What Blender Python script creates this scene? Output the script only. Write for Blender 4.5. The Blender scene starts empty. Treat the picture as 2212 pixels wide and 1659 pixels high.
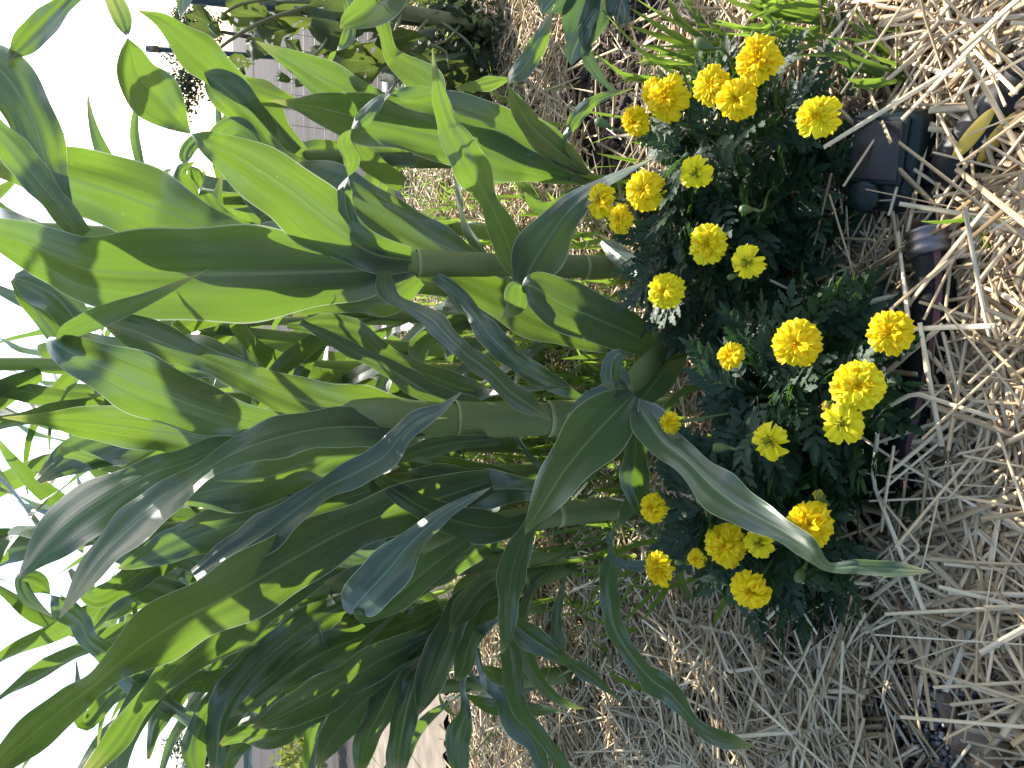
import bpy, math, random
import numpy as np
from mathutils import Vector, Matrix

R = math.radians
rng = np.random.default_rng(7)
random.seed(7)
scene = bpy.context.scene
COL = scene.collection

# ------------------------------------------------------------------ camera
PITCH = R(20.0); FPX = 1661.0; CX, CY = 1106.0, 829.5; CAMH = 0.70
CAM = np.array([0.0, 0.0, CAMH])
cp, sp = math.cos(PITCH), math.sin(PITCH)
cam_d = bpy.data.cameras.new("camera")
cam = bpy.data.objects.new("camera", cam_d); COL.objects.link(cam)
cam_d.sensor_width = 36.0; cam_d.sensor_fit = 'HORIZONTAL'
cam_d.lens = 36.0 * FPX / 2212.0
cam_d.clip_start = 0.02; cam_d.clip_end = 2000.0
right = Vector((1, 0, 0)); fwd = Vector((0, cp, -sp)); up = Vector((0, sp, cp))
mx, my, mz = -up, right, -fwd                     # the phone was held on its side
cam.matrix_world = Matrix(((mx.x, my.x, mz.x, 0), (mx.y, my.y, mz.y, 0), (mx.z, my.z, mz.z, CAMH), (0, 0, 0, 1)))
scene.camera = cam

# ------------------------------------------------------------------ light
SUN_EL, SUN_AZ = 39.0, 36.0                       # azimuth measured from +Y towards +X
world = bpy.data.worlds.new("World"); scene.world = world; world.use_nodes = True
wn = world.node_tree.nodes; wl = world.node_tree.links
bg = wn["Background"]
sky = wn.new("ShaderNodeTexSky"); sky.sky_type = 'NISHITA'; sky.sun_disc = False
sky.sun_elevation = R(SUN_EL); sky.sun_rotation = R(SUN_AZ)
sky.air_density = 1.0; sky.dust_density = 1.8; sky.ozone_density = 1.0
wl.new(sky.outputs[0], bg.inputs[0]); bg.inputs[1].default_value = 0.15
sun_d = bpy.data.lights.new("sun", 'SUN'); sun_d.energy = 5.0; sun_d.angle = R(0.53); sun_d.color = (1.0, 0.94, 0.84)
sun = bpy.data.objects.new("sun", sun_d); COL.objects.link(sun)
sdir = Vector((math.sin(R(SUN_AZ)) * math.cos(R(SUN_EL)), math.cos(R(SUN_AZ)) * math.cos(R(SUN_EL)), math.sin(R(SUN_EL))))
sun.rotation_euler = sdir.to_track_quat('Z', 'Y').to_euler()
scene.view_settings.view_transform = 'Standard'; scene.view_settings.look = 'None'
scene.view_settings.gamma = 1.0; scene.view_settings.use_curve_mapping = False
scene.view_settings.exposure = 1.5
try:
    scene.cycles.max_bounces = 10; scene.cycles.transmission_bounces = 6; scene.cycles.transparent_max_bounces = 6
    scene.cycles.sample_clamp_indirect = 6.0
except Exception:
    pass

# ------------------------------------------------------------------ pixel helpers (photo at 2212 x 1659)
def rays(x, y):
    x = np.asarray(x, float); y = np.asarray(y, float)
    a = (CY - y) / FPX; b = (CX - x) / FPX
    return np.stack([a, cp + b * sp, -sp + b * cp], -1)
def at(x, y, D):
    """point seen at pixel (x, y), D metres in front of the camera along the ground"""
    r = rays(x, y)
    return CAM + r * (np.asarray(D, float) / r[..., 1])[..., None]
def onz(x, y, h=0.0):
    """point seen at pixel (x, y) at height h above the ground"""
    r = rays(x, y)
    return CAM + r * ((h - CAMH) / r[..., 2])[..., None]
def ground_px(D, X):
    """x pixel of the ground at distance D"""
    return CX + FPX * math.tan(math.atan(CAMH / D) - PITCH)

# ------------------------------------------------------------------ mesh helpers
def mesh(name, v, f, uv=None, attr=None, smooth=True):
    me = bpy.data.meshes.new(name)
    v = np.asarray(v, np.float32)
    if isinstance(f, np.ndarray):
        n, k = f.shape
        me.vertices.add(len(v)); me.vertices.foreach_set("co", v.ravel())
        me.loops.add(n * k); me.loops.foreach_set("vertex_index", f.astype(np.int32).ravel())
        me.polygons.add(n); me.polygons.foreach_set("loop_start", np.arange(0, n * k, k, dtype=np.int32))
        me.update(calc_edges=True)
    else:
        me.from_pydata([tuple(map(float, p)) for p in v], [], f); me.update()
    if uv is not None:
        uv = np.asarray(uv, np.float32)
        li = np.empty(len(me.loops), np.int32); me.loops.foreach_get("vertex_index", li)
        me.uv_layers.new(name="UVMap").data.foreach_set("uv", uv[li].ravel())
    if attr is not None:
        a = me.attributes.new("rnd", 'FLOAT', 'POINT'); a.data.foreach_set("value", np.asarray(attr, np.float32))
    if smooth:
        me.polygons.foreach_set("use_smooth", np.ones(len(me.polygons), bool))
    return me
def link(name, me, mat=None, parent=None, loc=None, rot=None, scale=None):
    o = bpy.data.objects.new(name, me); COL.objects.link(o)
    if mat is not None and me is not None and not me.materials: me.materials.append(mat)
    if parent is not None: o.parent = parent
    if loc is not None: o.location = loc
    if rot is not None: o.rotation_euler = rot
    if scale is not None: o.scale = scale if hasattr(scale, '__len__') else (scale,) * 3
    return o
def thing(name, label, cat, loc=(0, 0, 0), group=None, me=None, mat=None, rot=None):
    o = link(name, me, mat, None, loc, rot)
    if me is None: o.empty_display_size = 0.05
    o['label'] = label; o['category'] = cat
    if group: o['group'] = group
    return o
def part(name, v, f, mat, parent, uv=None, attr=None, smooth=True):
    """vertices in world space, made local to the (unrotated) parent chain"""
    off = np.zeros(3); p = parent
    while p is not None:
        off += np.array(p.location); p = p.parent
    return link(name, mesh(name, np.asarray(v) - off, f, uv, attr, smooth), mat, parent)
def grid_faces(n, m, close=False):
    """quads of an n x m vertex grid (m round, closed if asked)"""
    i = np.arange(n - 1)[:, None]; j = np.arange(m if close else m - 1)[None, :]
    j2 = (j + 1) % m
    return np.stack([i * m + j + 0 * i, i * m + j2, (i + 1) * m + j2, (i + 1) * m + j], -1).reshape(-1, 4)
def frame_along(path):
    t = np.gradient(path, axis=0); t /= np.linalg.norm(t, axis=1, keepdims=True) + 1e-12
    ref = np.array([0, 0, 1.0]) if abs(t[:, 2]).mean() < 0.8 else np.array([1.0, 0, 0])
    a = np.cross(t, ref); a /= np.linalg.norm(a, axis=1, keepdims=True) + 1e-12
    return t, a, np.cross(t, a)
def tube(path, rad, sides=8, cap=True):
    path = np.asarray(path, float); n = len(path); rad = np.broadcast_to(np.asarray(rad, float), (n,))
    t, a, b = frame_along(path)
    th = np.linspace(0, 2 * math.pi, sides, endpoint=False)
    v = path[:, None, :] + rad[:, None, None] * (np.cos(th)[None, :, None] * a[:, None, :] + np.sin(th)[None, :, None] * b[:, None, :])
    f = [tuple(q) for q in grid_faces(n, sides, True)]
    if cap:
        f.append(tuple(range(sides))[::-1]); f.append(tuple((n - 1) * sides + k for k in range(sides)))
    uv = np.stack([np.tile(th / (2 * math.pi), n), np.repeat(np.linspace(0, 1, n), sides)], -1)
    return v.reshape(-1, 3), f, uv
def spline(p, per=8):
    """Catmull-Rom through the rows of p"""
    p = np.asarray(p, float); q = np.vstack([2 * p[0] - p[1], p, 2 * p[-1] - p[-2]]); out = []
    for i in range(1, len(q) - 2):
        t = np.linspace(0, 1, per, endpoint=False)[:, None]
        p0, p1, p2, p3 = q[i - 1], q[i], q[i + 1], q[i + 2]
        out.append(0.5 * (2 * p1 + (p2 - p0) * t + (2 * p0 - 5 * p1 + 4 * p2 - p3) * t ** 2 + (3 * p1 - p0 - 3 * p2 + p3) * t ** 3))
    out.append(p[-1:]); return np.vstack(out)
def join(lst):
    V, Fs, U, o = [], [], [], 0
    for it in lst:
        v, f = it[0], it[1]
        V.append(np.asarray(v)); Fs += [tuple(int(k) + o for k in q) for q in f]; o += len(v)
        U.append(it[2] if len(it) > 2 and it[2] is not None else np.zeros((len(v), 2)))
    return np.vstack(V), Fs, np.vstack(U)
def boxv(x0, x1, y0, y1, z0, z1):
    v = [(x, y, z) for z in (z0, z1) for y in (y0, y1) for x in (x0, x1)]
    return np.array(v, float), [(0, 2, 3, 1), (4, 5, 7, 6), (0, 1, 5, 4), (2, 6, 7, 3), (0, 4, 6, 2), (1, 3, 7, 5)], None

# ------------------------------------------------------------------ materials
def newmat(name):
    m = bpy.data.materials.new(name); m.use_nodes = True
    nt = m.node_tree; p = nt.nodes["Principled BSDF"]
    return m, nt, p, nt.nodes["Material Output"]
def nd(nt, kind, **kw):
    n = nt.nodes.new(kind)
    for k, v in kw.items(): setattr(n, k, v)
    return n
def ramp(nt, stops, fac=None):
    r = nd(nt, "ShaderNodeValToRGB"); e = r.color_ramp.elements
    while len(e) < len(stops): e.new(0.5)
    for el, (p, c) in zip(e, stops): el.position = p; el.color = (*c, 1)
    if fac is not None: nt.links.new(fac, r.inputs[0])
    return r
def mixc(nt, fac, a, b, mode='MIX'):
    n = nd(nt, "ShaderNodeMix", data_type='RGBA', blend_type=mode)
    for s, v in ((0, fac), (6, a), (7, b)):
        if hasattr(v, 'is_output'): nt.links.new(v, n.inputs[s])
        else: n.inputs[s].default_value = v if s == 0 else (*v, 1)
    return n.outputs[2]
def math_n(nt, op, a, b=None):
    n = nd(nt, "ShaderNodeMath", operation=op)
    for i, v in enumerate((a, b)):
        if v is None: continue
        if hasattr(v, 'is_output'): nt.links.new(v, n.inputs[i])
        else: n.inputs[i].default_value = v
    return n.outputs[0]
def noise(nt, scale, vec=None, detail=4.0, rough=0.55):
    n = nd(nt, "ShaderNodeTexNoise"); n.inputs['Scale'].default_value = scale
    n.inputs['Detail'].default_value = detail; n.inputs['Roughness'].default_value = rough
    if vec is not None: nt.links.new(vec, n.inputs['Vector'])
    return n.outputs[0]
def bump(nt, p, h, strength=0.3, dist=0.002):
    b = nd(nt, "ShaderNodeBump"); b.inputs['Strength'].default_value = strength; b.inputs['Distance'].default_value = dist
    nt.links.new(h, b.inputs['Height']); nt.links.new(b.outputs[0], p.inputs['Normal']); return b
def simple(name, col, rough=0.6, spec=0.4, var=0.0, scale=30.0, bmp=0.0, metal=0.0):
    m, nt, p, out = newmat(name)
    p.inputs['Roughness'].default_value = rough; p.inputs['Specular IOR Level'].default_value = spec
    p.inputs['Metallic'].default_value = metal
    tc = nd(nt, "ShaderNodeTexCoord")
    n = noise(nt, scale, tc.outputs['Object'])
    r = ramp(nt, [(0.25, tuple(c * (1 - var) for c in col)), (0.75, tuple(min(1, c * (1 + var)) for c in col))], n)
    nt.links.new(r.outputs[0], p.inputs['Base Color'])
    if bmp: bump(nt, p, n, bmp, 0.002)
    return m
def leaf_mat(name, base, trans, tw, rough=0.4, spec=0.5, rib=None, vein=40.0, edge=None):
    """a leaf: glossy green surface over a body that lets light through; UV x runs across the blade"""
    m, nt, p, out = newmat(name)
    uv = nd(nt, "ShaderNodeUVMap", uv_map="UVMap"); sx = nd(nt, "ShaderNodeSeparateXYZ"); nt.links.new(uv.outputs[0], sx.inputs[0])
    oi = nd(nt, "ShaderNodeObjectInfo")
    across = math_n(nt, 'ABSOLUTE', math_n(nt, 'SUBTRACT', sx.outputs[0], 0.5))       # 0 midrib .. 0.5 edge
    cmb = nd(nt, "ShaderNodeCombineXYZ")
    nt.links.new(math_n(nt, 'MULTIPLY', sx.outputs[0], vein), cmb.inputs[0]); nt.links.new(math_n(nt, 'MULTIPLY', sx.outputs[1], 2.5), cmb.inputs[1])
    nt.links.new(math_n(nt, 'MULTIPLY', oi.outputs['Random'], 90.0), cmb.inputs[2])
    vn = noise(nt, 1.0, cmb.outputs[0], 3.0, 0.6)
    tc = nd(nt, "ShaderNodeTexCoord")
    bl = noise(nt, 9.0, tc.outputs['Object'], 3.0, 0.5)
    d = lambda c, k: tuple(min(1, x * k) for x in c)
    cb = mixc(nt, vn, d(base, 0.72), d(base, 1.3)); ct = mixc(nt, vn, d(trans, 0.68), d(trans, 1.28))
    cb = mixc(nt, math_n(nt, 'MULTIPLY', bl, 0.5), cb, (base[0] * 1.5, base[1] * 1.1, base[2] * 0.7))
    ct = mixc(nt, math_n(nt, 'MULTIPLY', oi.outputs['Random'], 0.4), ct, (trans[0] * 0.7, trans[1] * 0.85, trans[2] * 1.4))
    if edge is not None:
        fk = noise(nt, 160.0, tc.outputs['Object'], 2.0, .5); fr = ramp(nt, [(.74, (0, 0, 0)), (.78, (1, 1, 1))], fk)
        fs = math_n(nt, 'MULTIPLY', fr.outputs[0], .55); cb = mixc(nt, fs, cb, (.30, .30, .14)); ct = mixc(nt, fs, ct, (.50, .50, .16))
        ty = ramp(nt, [(.90, (0, 0, 0)), (1.0, (.75, .75, .75))], math_n(nt, 'ADD', sx.outputs[1], math_n(nt, 'MULTIPLY', math_n(nt, 'SUBTRACT', bl, .5), .12)))
        cb = mixc(nt, ty.outputs[0], cb, (.30, .27, .12)); ct = mixc(nt, ty.outputs[0], ct, (.45, .42, .12))
        p.inputs['Sheen Weight'].default_value = .22; p.inputs['Sheen Roughness'].default_value = .45; p.inputs['Sheen Tint'].default_value = (.85, .92, 1.0, 1)
    if rib is not None:
        rr = ramp(nt, [(0.0, (1, 1, 1)), (0.014, (0.6, 0.6, 0.6)), (0.034, (0, 0, 0))], across)
        cb = mixc(nt, rr.outputs[0], cb, rib); ct = mixc(nt, rr.outputs[0], ct, (rib[0] * 0.9, rib[1] * 0.95, rib[2] * 0.5))
    if edge is not None:
        re = ramp(nt, [(0.482, (0, 0, 0)), (0.494, (1, 1, 1))], across)  # pale margin hairs, with their backlit glint put into the colour
        cb = mixc(nt, re.outputs[0], cb, edge); ct = mixc(nt, re.outputs[0], ct, edge)
    nt.links.new(cb, p.inputs['Base Color']); p.inputs['Roughness'].default_value = rough; p.inputs['Specular IOR Level'].default_value = spec
    rg = ramp(nt, [(0.2, (rough * 0.8,) * 3), (0.8, (rough * 1.3,) * 3)], bl); nt.links.new(rg.outputs[0], p.inputs['Roughness'])
    bump(nt, p, vn, 0.6, 0.0012)
    tr = nd(nt, "ShaderNodeBsdfTranslucent"); nt.links.new(ct, tr.inputs[0])
    mx_ = nd(nt, "ShaderNodeMixShader"); mx_.inputs[0].default_value = tw
    nt.links.new(p.outputs[0], mx_.inputs[1]); nt.links.new(tr.outputs[0], mx_.inputs[2]); nt.links.new(mx_.outputs[0], out.inputs[0])
    return m
M = {}
M['corn'] = leaf_mat('corn_leaf', (0.031, 0.062, 0.046), (0.225, 0.385, 0.028), 0.265, 0.31, 0.7, vein=24.0, rib=(0.16, 0.25, 0.10), edge=(0.4, 0.46, 0.3))
M['stalk'] = leaf_mat('corn_stalk', (0.19, 0.26, 0.11), (0.30, 0.42, 0.06), 0.35, 0.42, 0.4, vein=60.0)
M['collar'] = simple('corn_collar', (0.27, 0.28, 0.12), 0.5, 0.3, 0.2)
M['grass'] = leaf_mat('grass_blade', (0.055, 0.11, 0.035), (0.23, 0.36, 0.03), 0.5, 0.4, 0.4, rib=(0.12, 0.26, 0.05), vein=14.0)
M['mleaf'] = leaf_mat('marigold_leaf', (0.020, 0.050, 0.027), (0.09, 0.22, 0.02), 0.28, 0.45, 0.4, rib=(0.05, 0.12, 0.05), vein=8.0)
M['mstem'] = leaf_mat('marigold_stem', (0.075, 0.13, 0.035), (0.20, 0.28, 0.03), 0.15, 0.45, 0.4, vein=10.0)
M['petal'] = leaf_mat('marigold_petal', (0.97, 0.71, 0.010), (0.98, 0.72, 0.010), 0.35, 0.55, 0.2, vein=18.0)
M['petalpale'] = leaf_mat('marigold_petal_pale', (0.97, 0.82, 0.02), (0.98, 0.82, 0.02), 0.35, 0.55, 0.2, vein=18.0)
M['floret'] = leaf_mat('marigold_floret', (0.96, 0.61, 0.008), (0.97, 0.61, 0.008), 0.35, 0.55, 0.2, vein=18.0)
M['disc'] = simple('marigold_disc', (0.26, 0.24, 0.025), 0.7, 0.2, 0.4, 400)
M['kale'] = leaf_mat('kale_leaf', (0.05, 0.10, 0.085), (0.14, 0.26, 0.06), 0.25, 0.4, 0.5, rib=(0.25, 0.32, 0.26), vein=14.0)
M['dead'] = leaf_mat('dead_leaf', (0.24, 0.19, 0.145), (0.26, 0.19, 0.12), 0.25, 0.7, 0.2, rib=(0.36, 0.28, 0.2), vein=14.0)

def straw_mat():
    m, nt, p, out = newmat('straw')
    at_ = nd(nt, "ShaderNodeAttribute", attribute_name="rnd"); oi = nd(nt, "ShaderNodeObjectInfo")
    tc = nd(nt, "ShaderNodeTexCoord"); n = noise(nt, 60.0, tc.outputs['Object'], 3)
    fac = math_n(nt, 'FRACT', math_n(nt, 'ADD', at_.outputs['Fac'], oi.outputs['Random']))
    r = ramp(nt, [(0.0, (0.26, 0.17, 0.085)), (0.15, (0.50, 0.36, 0.20)), (0.5, (0.74, 0.585, 0.35)), (0.85, (0.86, 0.73, 0.49)), (1.0, (0.72, 0.63, 0.47))], fac)
    c = mixc(nt, math_n(nt, 'MULTIPLY', n, 0.45), r.outputs[0], (0.30, 0.21, 0.12))
    nt.links.new(c, p.inputs['Base Color']); p.inputs['Roughness'].default_value = 0.42; p.inputs['Specular IOR Level'].default_value = 0.45
    tr = nd(nt, "ShaderNodeBsdfTranslucent"); nt.links.new(c, tr.inputs[0])
    mx_ = nd(nt, "ShaderNodeMixShader"); mx_.inputs[0].default_value = 0.18
    nt.links.new(p.outputs[0], mx_.inputs[1]); nt.links.new(tr.outputs[0], mx_.inputs[2]); nt.links.new(mx_.outputs[0], out.inputs[0])
    return m
M['straw'] = straw_mat()

def soil_mat():
    m, nt, p, out = newmat('soil')
    tc = nd(nt, "ShaderNodeTexCoord")
    n1 = noise(nt, 3.0, tc.outputs['Object'], 8, 0.65); n2 = noise(nt, 70.0, tc.outputs['Object'], 8, 0.7)
    r = ramp(nt, [(0.3, (0.05, 0.038, 0.03)), (0.55, (0.105, 0.083, 0.067)), (0.8, (0.18, 0.15, 0.125))], n2)
    c = mixc(nt, math_n(nt, 'MULTIPLY', n1, 0.6), r.outputs[0], (0.13, 0.105, 0.085))
    sp_ = nd(nt, "ShaderNodeSeparateXYZ"); nt.links.new(tc.outputs['Object'], sp_.inputs[0])
    far = ramp(nt, [(0.0, (0, 0, 0)), (1.0, (1, 1, 1))], math_n(nt, 'SUBTRACT', math_n(nt, 'ADD', sp_.outputs[1], math_n(nt, 'MULTIPLY', n1, 0.8)), 3.6))
    mp = nd(nt, "ShaderNodeMapping"); mp.inputs['Scale'].default_value = (.35, 2.2, 1); nt.links.new(tc.outputs['Object'], mp.inputs[0])
    n3 = noise(nt, 1.0, mp.outputs[0], 6, .6); lot = ramp(nt, [(.3, (.034, .031, .030)), (.7, (.078, .071, .069))], n3)
    c = mixc(nt, far.outputs[0], c, lot.outputs[0])
    nt.links.new(c, p.inputs['Base Color']); p.inputs['Roughness'].default_value = 0.95; p.inputs['Specular IOR Level'].default_value = 0.1
    bump(nt, p, n2, 0.9, 0.012)
    return m
M['soil'] = soil_mat()

# ------------------------------------------------------------------ ground
def ground_h(x, y):
    return 0.010 * np.sin(x * 5.1 + 0.4) * np.sin(y * 4.3 + 1.0) + 0.006 * np.sin(x * 13 + y * 9)
xs = np.unique(np.concatenate([np.linspace(-3, 3, 90), np.linspace(-600, 600, 25)]))
ys = np.unique(np.concatenate([np.linspace(-0.6, 5, 90), np.linspace(5, 900, 25), [-20]]))
GX, GY = np.meshgrid(xs, ys, indexing='ij')
gz = np.where((abs(GX) < 3) & (GY < 5) & (GY > -0.6), ground_h(GX, GY), 0.0) - 0.012
g = link('ground', mesh('ground', np.stack([GX, GY, gz], -1).reshape(-1, 3), grid_faces(len(xs), len(ys))), M['soil']); g['kind'] = 'structure'

# ------------------------------------------------------------------ straw
def straws(n, xr, yr, ln, rad, zr, keep, seed, pitch=0.16, flat=0.25):
    r = np.random.default_rng(seed)
    yy = yr[0] * (yr[1] / yr[0]) ** r.random(n)              # thins out with distance
    xx = (r.random(n) * (xr[1] - xr[0]) + xr[0]) * np.maximum(yy, 0.9)
    k = keep(xx, yy, r); xx, yy = xx[k], yy[k]; n = len(xx)
    L = ln[0] + (ln[1] - ln[0]) * r.random(n) ** 1.6; rd = rad[0] + (rad[1] - rad[0]) * r.random(n)
    yaw = r.random(n) * 2 * math.pi; pt = r.normal(0, pitch, n)
    d = np.stack([np.cos(yaw) * np.cos(pt), np.sin(yaw) * np.cos(pt), np.sin(pt)], -1)
    side = np.stack([-np.sin(yaw), np.cos(yaw), 0 * yaw], -1); upv = np.cross(d, side)
    c = np.stack([xx, yy, ground_h(xx, yy) + zr[0] + (zr[1] - zr[0]) * r.random(n) + np.abs(d[:, 2]) * L * 0.35], -1)
    kink = r.normal(0, 0.10, (n, 2)) * L[:, None] * np.where(r.random(n)[:, None] < 0.14, 1.2, 0.10)
    s = np.array([-0.5, r.uniform(-0.15, 0.15), 0.5])
    off = np.array([0, 1.0, 0])
    ctr = c[:, None, :] + d[:, None, :] * (L[:, None] * s)[..., None] + off[None, :, None] * (side * kink[:, :1] + upv * kink[:, 1:] * 0.5)[:, None, :]
    ctr[..., 2] = np.maximum(ctr[..., 2], 0.001)
    fl = np.where(r.random(n) < flat, 0.25, 1.0)
    th = np.array([0.4, 0.4 + math.pi / 2, 0.4 + math.pi, 0.4 + 1.5 * math.pi])
    tap = np.array([1.0, 1.0, 0.85])
    ring = (np.cos(th)[None, None, :, None] * side[:, None, None, :] * (2.0 - fl)[:, None, None, None] + np.sin(th)[None, None, :, None] * upv[:, None, None, :] * fl[:, None, None, None])
    v = ctr[:, :, None, :] + ring * (rd[:, None] * tap)[:, :, None, None]
    v = v.reshape(-1, 3)
    base = np.concatenate([grid_faces(3, 4, True), [[0, 1, 2, 3], [11, 10, 9, 8]]])
    f = (base[None] + (np.arange(n) * 12)[:, None, None]).reshape(-1, 4)
    return v, f, np.repeat(r.random(n), 12)

HOSE = spline(np.array([onz(2033, 520, .022), onz(2040, 620, .024), onz(2030, 720, .022), onz(2010, 820, .02), onz(1985, 920, .02), onz(1955, 1020, .018), onz(1905, 1130, .014),
                        onz(1850, 1240, .006), onz(1790, 1330, .006), onz(1720, 1400, .016), onz(1660, 1465, .018), onz(1600, 1515, .012), onz(1520, 1570, -.01)]), 6)
HOSE[:, 2] += np.interp(np.arange(len(HOSE)), [0, 26, 34, len(HOSE)], [.012, .010, -.006, .0])
TIMER_C = onz(1935, 345, 0.03); NOZ_A = onz(2055, 370, 0.035); NOZ_B = onz(2230, 150, 0.03)
NOZ_A = np.array(NOZ_A); NOZ_B = np.array(NOZ_B)
GRAVEL = onz(2100, 1590, 0.0)
def hosedist(x, y):
    d = np.full(x.shape, 9.0)
    for p in HOSE: d = np.minimum(d, np.hypot(x - p[0], y - p[1]))
    return d
def segdist(x, y, a, b):
    ax, ay = a[0], a[1]; dx, dy = b[0] - ax, b[1] - ay
    t = np.clip(((x - ax) * dx + (y - ay) * dy) / (dx * dx + dy * dy), 0, 1)
    return np.hypot(x - ax - t * dx, y - ay - t * dy)
def keep_near(x, y, r):
    u = r.random(x.shape)
    k = np.ones(x.shape, bool)
    soil = (x > 0.36 + 0.08 * np.sin(y * 9)) & (y > 1.13 + 0.04 * np.sin(x * 17)) & (y < 1.48 + 0.05 * np.sin(x * 11))
    k &= ~(soil & (u < 0.975))
    k &= ~((np.hypot(x - GRAVEL[0], y - GRAVEL[1]) < 0.125) & (u < 0.985))
    k &= ~((np.hypot(x - GRAVEL[0] + .02, y - GRAVEL[1] - 0.14) < 0.05) & (u < 0.6))
    k &= ~((hosedist(x, y) < 0.038) & (u < 0.97))
    k &= ~((np.hypot(x - TIMER_C[0], y - TIMER_C[1]) < 0.075) & (u < 0.93))
    k &= ~((segdist(x, y, NOZ_A, NOZ_B) < 0.045) & (u < 0.85))
    k &= ~((y > 1.9) & (x < -0.6 * y) & (u < 0.2))
    k &= ~((y > 2.45) & (x < -0.25 * y))
    return k
v, f, a = straws(24000, (-0.62, 0.62), (0.36, 1.25), (0.05, 0.28), (0.0008, 0.0021), (0.0, 0.028), keep_near, 1, .14, .45)
v2, f2, a2 = straws(4500, (-0.62, 0.62), (0.36, 1.25), (0.012, 0.05), (0.0006, 0.0015), (0.0, 0.03), keep_near, 2, 0.3, 0.5)
v3, f3, a3 = straws(21000, (-0.62, 0.62), (1.2, 3.5), (0.03, 0.2), (0.0012, 0.0026), (0.0, 0.03), keep_near, 3, 0.2)
sv = np.vstack([v, v2, v3]); sf = np.vstack([f, f2 + len(v), f3 + len(v) + len(v2)]); sa = np.concatenate([a, a2, a3])
st = link('straw_mulch', mesh('straw_mulch', sv, sf, None, sa, smooth=False), M['straw']); st['kind'] = 'stuff'
st['label'] = 'pale dry straw mulch spread thickly over the soil'; st['category'] = 'straw'

# loose stalks lying on top, one object each
var = []
for i in range(12):
    r_ = np.random.default_rng(100 + i)
    bend = r_.choice([0.0, 0.06, 0.22, 0.4], p=[.55, .25, .12, .08])
    k0 = r_.uniform(0.35, 0.65)
    kx = -.5 + k0; pth = np.array([[-.5, 0, 0], [-.5 + k0 * .5, bend * .5, .006], [kx - .03, bend * .94, .01], [kx + .03, bend * .94, .01], [kx + (.5 - kx) * .5, bend * .5, .004], [.5, 0, 0]])
    rr = np.full(len(pth), .016) * np.linspace(1.0, .85, len(pth)); rr[len(pth) // 2] *= 1.25
    tv, tf, tu = tube(pth, rr, 7); tv[:, 2] *= 0.8
    var.append(mesh('straw_stalk', tv, tf, tu)); var[-1].materials.append(M['straw'])
cnt = 0; r_ = np.random.default_rng(55)
while cnt < 280:
    px, py = r_.uniform(1500, 2230), r_.uniform(-20, 1680)
    if (px < 1900 and 180 < py < 680) or (px < 1960 and 690 < py < 1260): continue
    p = onz(px, py, 0.03)
    if np.hypot(p[0] - GRAVEL[0], p[1] - GRAVEL[1]) < 0.15 and r_.random() < .93: continue
    hd = hosedist(np.array(p[0]), np.array(p[1]))
    if hd < 0.06 and r_.random() < .85: continue
    if np.hypot(p[0] - TIMER_C[0], p[1] - TIMER_C[1]) < 0.085: continue
    if segdist(np.array(p[0]), np.array(p[1]), NOZ_A, NOZ_B) < 0.06 and r_.random() < .85: continue
    L = r_.uniform(0.08, 0.26)
    o = thing('straw_stalk', 'thick pale straw stalk lying loose on top of the mulch', 'straw', (p[0], p[1], 0.022 + 0.016 * r_.random() + (0.034 if hd < .06 else 0)), 'loose straw stalks on the mulch', var[cnt % 12])
    o.rotation_euler = (r_.uniform(-.2, .2), r_.normal(0, .10), r_.uniform(0, 6.28)); t_ = r_.uniform(.085, .17)
    o.scale = (L, t_ * 1.15, t_ * r_.uniform(.45, 1.0)); cnt += 1

# gravel
gv = []; r_ = np.random.default_rng(9)
ico_v = np.array([[0, 0, 1], [.894, 0, .447], [.276, .851, .447], [-.724, .526, .447], [-.724, -.526, .447], [.276, -.851, .447], [.724, .526, -.447], [-.276, .851, -.447], [-.894, 0, -.447], [-.276, -.851, -.447], [.724, -.526, -.447], [0, 0, -1]])
ico_f = np.array([[0, 1, 2], [0, 2, 3], [0, 3, 4], [0, 4, 5], [0, 5, 1], [1, 6, 2], [2, 7, 3], [3, 8, 4], [4, 9, 5], [5, 10, 1], [2, 6, 7], [3, 7, 8], [4, 8, 9], [5, 9, 10], [1, 10, 6], [11, 7, 6], [11, 8, 7], [11, 9, 8], [11, 10, 9], [11, 6, 10]])
NG = 4500
gx = GRAVEL[0] + r_.normal(0, .10, NG); gy = GRAVEL[1] + r_.normal(0, .09, NG); gs = r_.uniform(.0012, .0042, NG)
gvv = ico_v[None] * gs[:, None, None] * r_.uniform(.6, 1.25, (NG, 12, 1)) * r_.uniform(.7, 1.2, (NG, 1, 3)) + np.stack([gx, gy, ground_h(gx, gy) + r_.uniform(-.004, .006, NG)], -1)[:, None]
m, nt, p, out = newmat('gravel'); a_ = nd(nt, "ShaderNodeAttribute", attribute_name="rnd")
rc = ramp(nt, [(0, (.07, .065, .06)), (.5, (.19, .175, .165)), (.85, (.30, .28, .27)), (1, (.45, .44, .43))], a_.outputs['Fac']); nt.links.new(rc.outputs[0], p.inputs['Base Color']); p.inputs['Roughness'].default_value = .8
M['gravel'] = m
o = link('gravel', mesh('gravel', gvv.reshape(-1, 3), (ico_f[None] + (np.arange(NG) * 12)[:, None, None]).reshape(-1, 3), None, np.repeat(r_.random(NG), 12), False), m)
o['kind'] = 'stuff'; o['label'] = 'small grey gravel showing between the straw'; o['category'] = 'gravel'
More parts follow.
